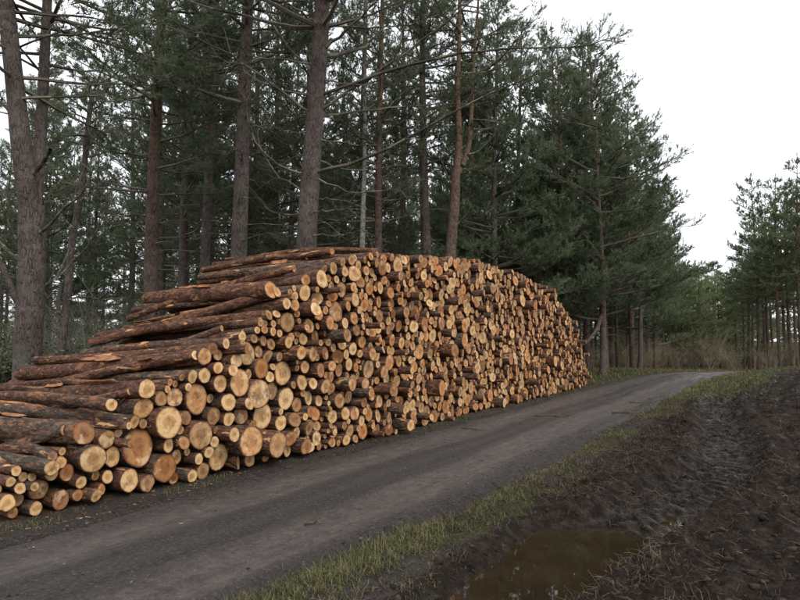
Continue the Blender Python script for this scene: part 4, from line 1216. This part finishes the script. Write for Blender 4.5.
SH = [bare_shrub(301, 1.9, 16, 1.6, M['brush_grey']), bare_shrub(302, 2.6, 14, 1.8, M['brush_grey']), bare_shrub(303, 1.1, 20, 1.8, M['brush_grey'], 3),
      bare_shrub(304, 3.4, 11, 1.5, M['brush']), bare_shrub(305, 2.4, 15, 2.0, M['brush'])]
def shrub(k, x, y, label, group, sc=1.0, name='bare_shrub'):
    o = obj(name, SH[k], loc=(x, y, float(ground_z(x, y)) - 0.03))
    g2 = np.random.default_rng(int(abs(x * 97 + y * 131)))
    o.rotation_euler = (0, 0, g2.uniform(0, 6.28)); o.scale = (sc * g2.uniform(0.9, 1.2),) * 2 + (sc * g2.uniform(0.85, 1.15),)
    tag(o, label, 'shrub', group)
g = np.random.default_rng(44)
for k in range(26):
    D = g.uniform(11.5, 24); x, y = world_xy(g.uniform(-40, 128), D)
    if xy_uv(x, y)[1] > -4.6: continue
    t = g.choice([0, 1, 2, 2])
    shrub(int(t), x, y, ['grey leafless shrub in the thicket beyond the slope tip', 'tall grey leafless thicket stems beyond the slope tip', 'low leafy bramble in the thicket beyond the slope tip'][t], 'thicket beyond the low end of the pile', g.uniform(0.7, 1.1), 'bramble_bush' if t == 2 else 'bare_shrub')
for k in range(34):
    D = g.uniform(24, 44); x, y = world_xy(g.uniform(-20, 330), D)
    t = g.choice([1, 2, 2, 0])
    shrub(int(t), x, y, ['grey leafless shrub under the pines behind the pile', 'tall grey leafless stems under the pines behind the pile', 'leafy bramble under the pines behind the pile'][t], 'undergrowth beneath the pines', g.uniform(0.9, 1.5), 'bramble_bush' if t == 2 else 'bare_shrub')
for k in range(22):
    D = g.uniform(40, 54); x, y = world_xy(g.uniform(632, 850), D)
    u, v = xy_uv(x, y)
    if 0 < v < 3.2: continue
    t = g.choice([3, 3, 4])
    shrub(int(t), x, y, ['', '', '', 'slender brown leafless sapling where the track meets the young pines', 'brown leafless bush where the track meets the young pines'][t], 'brown scrub at the end of the track', g.uniform(0.65, 1.05), 'bare_sapling' if t == 3 else 'bare_shrub')
for k in range(30):
    D = g.uniform(30, 58); x, y = world_xy(g.uniform(545, 672), D)
    u, v = xy_uv(x, y)
    if v > -2.5: continue
    t = g.choice([3, 4, 4])
    shrub(int(t), x, y, ['', '', '', 'brown leafless sapling under the edge pines past the pile', 'brown leafless bush under the edge pines past the pile'][t], 'brown scrub under the woodland edge', g.uniform(0.5, 0.9), 'bare_sapling' if t == 3 else 'bare_shrub')
# far hedge and copse across the open field on the left
for k in range(16):
    D = g.uniform(70, 110); x, y = world_xy(-60 + k * 14 + g.uniform(-5, 5), D)
    tree('young', (x / y) * F_PX + 400, D, 'distant round tree of the hedge across the open field', g.uniform(0.7, 1.15), None, 1.5, 'hedge trees across the field', 'hedge_tree')

def blades(mb, x, y, z, h, w, g, lay=0.6):
    n = len(x)
    az = g.uniform(0, 6.28, n); bend_ = g.uniform(0.2, 1.3, n) * lay
    d = np.stack([np.cos(az), np.sin(az), np.zeros(n)], 1); up = np.array([0, 0, 1.0])
    s = np.stack([-np.sin(az), np.cos(az), np.zeros(n)], 1) * w[:, None] * 0.5
    p0 = np.stack([x, y, z - 0.01], 1)
    p1 = p0 + (up * np.cos(bend_ * 0.6)[:, None] + d * np.sin(bend_ * 0.6)[:, None]) * h[:, None] * 0.55
    p2 = p1 + (up * np.cos(bend_ * 1.7)[:, None] + d * np.sin(bend_ * 1.7)[:, None]) * h[:, None] * 0.45
    V = np.stack([p0 - s, p0 + s, p1 + s * 0.8, p1 - s * 0.8, p2], 1).reshape(-1, 3)
    k = np.arange(n)[:, None] * 5
    mb.add(V, k + np.array([[0, 1, 2, 3]]))
    mb.f.append((k + np.array([[3, 2, 4]])) + (mb.n - len(V))); mb.m.append(np.zeros(n, np.int32))

def scatter(n, u0, u1, v0, v1, g, power=1.0):
    u = u0 + (u1 - u0) * g.random(n) ** power
    return u, v0 + (v1 - v0) * g.random(n)

def keep(u, v, f):
    x, y = uv_xy(u[f], v[f])
    return x, y, terrain(u[f], v[f])

g = np.random.default_rng(55)
mb = MB()
for (n, u0, u1, v0, v1, pw, hh) in [(170000, -0.5, 16, 2.45, 3.75, 1.6, (0.025, 0.075)), (26000, -1.2, 18, -0.15, 0.42, 1.5, (0.03, 0.085))]:
    u, v = scatter(n, u0, u1, v0, v1, g, pw)
    p = np.stack([u, v], -1)
    c = verge_c(u) if v0 > 2 else 0.14
    m_ = np.exp(-((v - c) / (0.26 if v0 > 2 else 0.2)) ** 2)
    patch = sstep(-0.05, 0.35, fbm(p * 0.9, 51, 3) + 0.7 * fbm(p * 4.0, 52, 2) + 0.04)
    f = g.random(n) < m_ * patch * (0.75 if v0 > 2 else 0.6)
    x, y, z = keep(u, v, f)
    k = len(x)
    blades(mb, x, y, z, g.uniform(*hh, k), g.uniform(0.003, 0.006, k) * (1 + 0.05 * u[f]), g, 1.5)
def clumps(mb, n, u0, u1, v0, v1, pw, sel, hh, rad, per):
    cu, cv = scatter(n, u0, u1, v0, v1, g, pw)
    f = g.random(n) < sel(cu, cv)
    cu, cv = cu[f], cv[f]
    k = g.integers(*per, len(cu))
    a = np.repeat(np.arange(len(cu)), k)
    rr = rad * np.sqrt(g.random(len(a))) * np.repeat(g.uniform(0.6, 1.4, len(cu)), k); az = g.uniform(0, 6.28, len(a))
    u, v = cu[a] + rr * np.cos(az), cv[a] + rr * np.sin(az)
    x, y, z = keep(u, v, z_ok(u, v))
    hs = np.repeat(g.uniform(0.6, 1.5, len(cu)), k)[z_ok(u, v)]
    blades(mb, x, y, z, g.uniform(*hh, len(x)) * hs, g.uniform(0.003, 0.0055, len(x)) * (1 + 0.05 * u[z_ok(u, v)]), g, 1.5)
def z_ok(u, v): return terrain(u, v) > WATER + 0.005
clumps(mb, 420, -0.6, 2.6, 2.55, 3.3, 1.0, lambda u, v: np.exp(-((v - 2.92) / 0.22) ** 2) * sstep(2.6, 1.6, u), (0.03, 0.10), 0.085, (30, 70))
clumps(mb, 1500, -0.5, 15, 2.5, 3.9, 1.5, lambda u, v: np.exp(-((v - verge_c(u) - 0.10) / 0.30) ** 2) * np.maximum(sstep(-0.05, 0.35, fbm(np.stack([u, v], -1) * 1.3, 59, 3) + 0.02), 0.85 * np.exp(-((u - 0.9) / 0.9) ** 2)), (0.035, 0.12), 0.075, (14, 40))
kind(obj('grass', mb.mesh('grass', [M['grass']], False)), 'stuff', 'short yellow-green grass along the track edges', 'grass')
mb = MB()
u, v = scatter(30000, 14, 34, 2.85, 7.0, g, 0.9)
f = g.random(len(u)) < sstep(14, 18, u) * sstep(5.2, 3.6, v + 1.5 * fbm(np.stack([u, v], -1) * 0.9, 51, 3)) * 0.8
x, y, z = keep(u, v, f)
blades(mb, x, y, z, g.uniform(0.03, 0.13, len(x)), g.uniform(0.012, 0.022, len(x)), g, 1.1)
u, v = scatter(16000, 17.6, 40, -4.5, 0.3, g, 0.9)
f = g.random(len(u)) < sstep(-4.5, -1.2, v) * 0.8
x, y, z = keep(u, v, f)
blades(mb, x, y, z, g.uniform(0.04, 0.18, len(x)), g.uniform(0.012, 0.022, len(x)), g, 1.0)
kind(obj('bank_grass', mb.mesh('bank_grass', [M['bank']], False)), 'stuff', 'longer bright grass on the banks where the track ends', 'grass')

mb = MB()
clumps(mb, 2600, -0.5, 14, 2.7, 7.5, 1.5, lambda u, v: np.where(v < 3.9, 0.95, 0.32) * sstep(-0.2, 0.3, fbm(np.stack([u, v], -1) * 1.0, 58, 2) + 0.1) * (terrain(u, v) > -0.03), (0.04, 0.14), 0.085, (10, 30))
kind(obj('dead_grass', mb.mesh('dead_grass', [M['straw']], False)), 'stuff', 'brown dead grass tufts torn up between the track and the rut', 'grass')
# dead stalks, twigs and needles trodden into the mud and on the verge
mb = MB()
for (n, u0, u1, v0, v1, pw, lo, hi) in [(30000, -0.4, 13, 2.9, 8.5, 1.6, 0.03, 0.15), (2600, 0, 16, 2.5, 3.2, 1.4, 0.02, 0.10), (1800, -0.5, 17, 0.05, 0.75, 1.2, 0.02, 0.12)]:
    u, v = scatter(n, u0, u1, v0, v1, g, pw)
    f = g.random(n) < sstep(-0.35, 0.3, fbm(np.stack([u, v], -1) * 1.1, 57, 3))
    ws = terrain(u, v)
    f &= ws > WATER + 0.01
    l_, r_ = road_edges(u)
    zz = np.where((v > l_ + .05) & (v < r_ - .05), road_z(u, v) + far_drop(u, v), ws)
    x, y = uv_xy(u[f], v[f]); z = zz[f]
    k = len(x)
    az = g.uniform(0, 6.28, k); el = g.uniform(-0.1, 0.55, k) ; L = g.uniform(lo, hi, k)
    A = np.stack([x, y, z + 0.004], 1)
    d = np.stack([np.cos(az) * np.cos(el), np.sin(az) * np.cos(el), np.sin(el)], 1)
    B = A + d * L[:, None] * 0.6
    C2 = B + norm(d + g.normal(0, 0.35, (k, 3)) - [0, 0, 0.3]) * L[:, None] * 0.4
    rr = g.uniform(0.0012, 0.0035, k)
    sticks(mb, np.concatenate([A, B]), np.concatenate([B, C2]), np.concatenate([rr, rr * 0.8]), np.concatenate([rr * 0.8, rr * 0.5]), 3)
kind(obj('trodden_debris', mb.mesh('trodden_debris', [M['straw']], False)), 'stuff', 'dead stalks and twigs trodden into the dark mud', 'debris')

# clods of churned earth
ico = bpy.data.meshes.new('tmp')
import bmesh
bm = bmesh.new(); bmesh.ops.create_icosphere(bm, subdivisions=1, radius=1.0)
IV = np.array([v_.co[:] for v_ in bm.verts]); IF = np.array([[v_.index for v_ in f_.verts] for f_ in bm.faces]); bm.free()
def lumps(mb, x, y, z, r, g, flat=0.6, mat=0):
    n = len(x)
    R = r[:, None, None] * g.uniform(0.7, 1.3, (n, len(IV), 1)) * IV[None] * np.stack([g.uniform(0.7, 1.5, n), g.uniform(0.7, 1.3, n), np.full(n, flat)], 1)[:, None]
    V = R + np.stack([x, y, z], 1)[:, None]
    mb.add(V.reshape(-1, 3), (IF[None] + (np.arange(n) * len(IV))[:, None, None]).reshape(-1, 3), mat)
mb = MB()
u, v = scatter(11000, -0.4, 17, 3.1, 9.5, g, 1.5)
z0 = terrain(u, v)
rv = np.interp(u, RUT_U, RUT_V)
f = (z0 > WATER + 0.02) & (g.random(len(u)) < 0.25 + 0.75 * (np.abs(v - rv) > 0.42)) & (g.random(len(u)) < sstep(2.9, 3.8, v))
x, y = uv_xy(u[f], v[f])
lumps(mb, x, y, z0[f], 0.005 + 0.030 * g.random(f.sum()) ** 3.5, g, 0.75)
kind(obj('mud_clods', mb.mesh('mud_clods', [M['mudclod']], True)), 'stuff', 'dark clods of churned earth beside the wheel rut', 'mud')
mb = MB()
u, v = scatter(16000, -0.8, 16, 0.3, 3.0, g, 1.6)
w_ = np.exp(-((v - 1.55) / 0.22) ** 2) + np.exp(-((v - 2.75) / 0.22) ** 2) + np.exp(-((v - 0.4) / 0.2) ** 2) + 0.10
f = g.random(len(u)) < 0.45 * w_ * sstep(-0.3, 0.3, fbm(np.stack([u * 0.6, v * 2], -1), 66, 2) + 0.1)
x, y = uv_xy(u[f], v[f])
lumps(mb, x, y, road_z(u[f], v[f]) + far_drop(u[f], v[f]) + 0.001, 0.003 + 0.011 * g.random(f.sum()) ** 3, g, 0.7)
kind(obj('gravel', mb.mesh('gravel', [M['gravel']], False)), 'stuff', 'loose dark gravel and grit along the middle and edges of the track', 'gravel')
# bark flakes and splinters dropped from the pile
mb = MB()
u, v = scatter(7000, -1.0, 18, -0.2, 3.2, g, 1.3)
f = g.random(len(u)) < np.exp(-np.maximum(0, v - 0.2) / 0.16) + 0.012
l_, r_ = road_edges(u)
zz = np.where((v > l_ + .05) & (v < r_ - .05), road_z(u, v) + far_drop(u, v), terrain(u, v))
x, y = uv_xy(u[f], v[f])
lumps(mb, x, y, zz[f] + 0.004, 0.004 + 0.018 * g.random(f.sum()) ** 2.5, g, 0.22)
kind(obj('bark_chips', mb.mesh('bark_chips', [M['chip']], False)), 'stuff', 'bark flakes and pale splinters scattered along the foot of the pile', 'wood chips')

# a few broken sticks on the track
for (u0, v0, L, az, lab) in [(1.6, 2.05, 0.16, 0.5, 'short dark stick lying on the smooth wheel track near the puddle'), (10.6, 2.45, 1.1, 0.25, 'long dark broken branch lying across the track edge past the middle of the pile'),
                             (9.3, 1.3, 0.7, 0.1, 'thin dark branch lying on the middle of the track'), (13.0, 2.3, 0.8, 0.5, 'dark branch on the wet part of the track'), (7.2, 0.75, 0.5, -0.2, 'thin stick at the foot of the pile on the track edge')]:
    g = np.random.default_rng(int(u0 * 100))
    x, y = uv_xy(u0, v0)
    z = float(road_z(np.array(u0), np.array(v0)))
    b = MB()
    p = limb_path((0, 0, 0.012), az, 0.05, -0.03, L, g, 6, 0.22)
    p[:, 2] = 0.010 + 0.02 * g.random(7)
    add_path(b, p, 0.010 + 0.006 * L, 0.005, 6, 0)
    for q in range(int(4 * L) + 1):
        j = g.integers(2, 6)
        sticks(b, p[j], p[j] + norm(p[j] - p[j - 1] + g.normal(0, 0.15, 3) * [1, 1, 0.3]) * 0.22 * L, 0.006, 0.003, 4, 0)
    tag(obj('fallen_stick', b.mesh('fallen_stick', [M['straw']], True), loc=(float(x), float(y), z)), lab, 'stick')
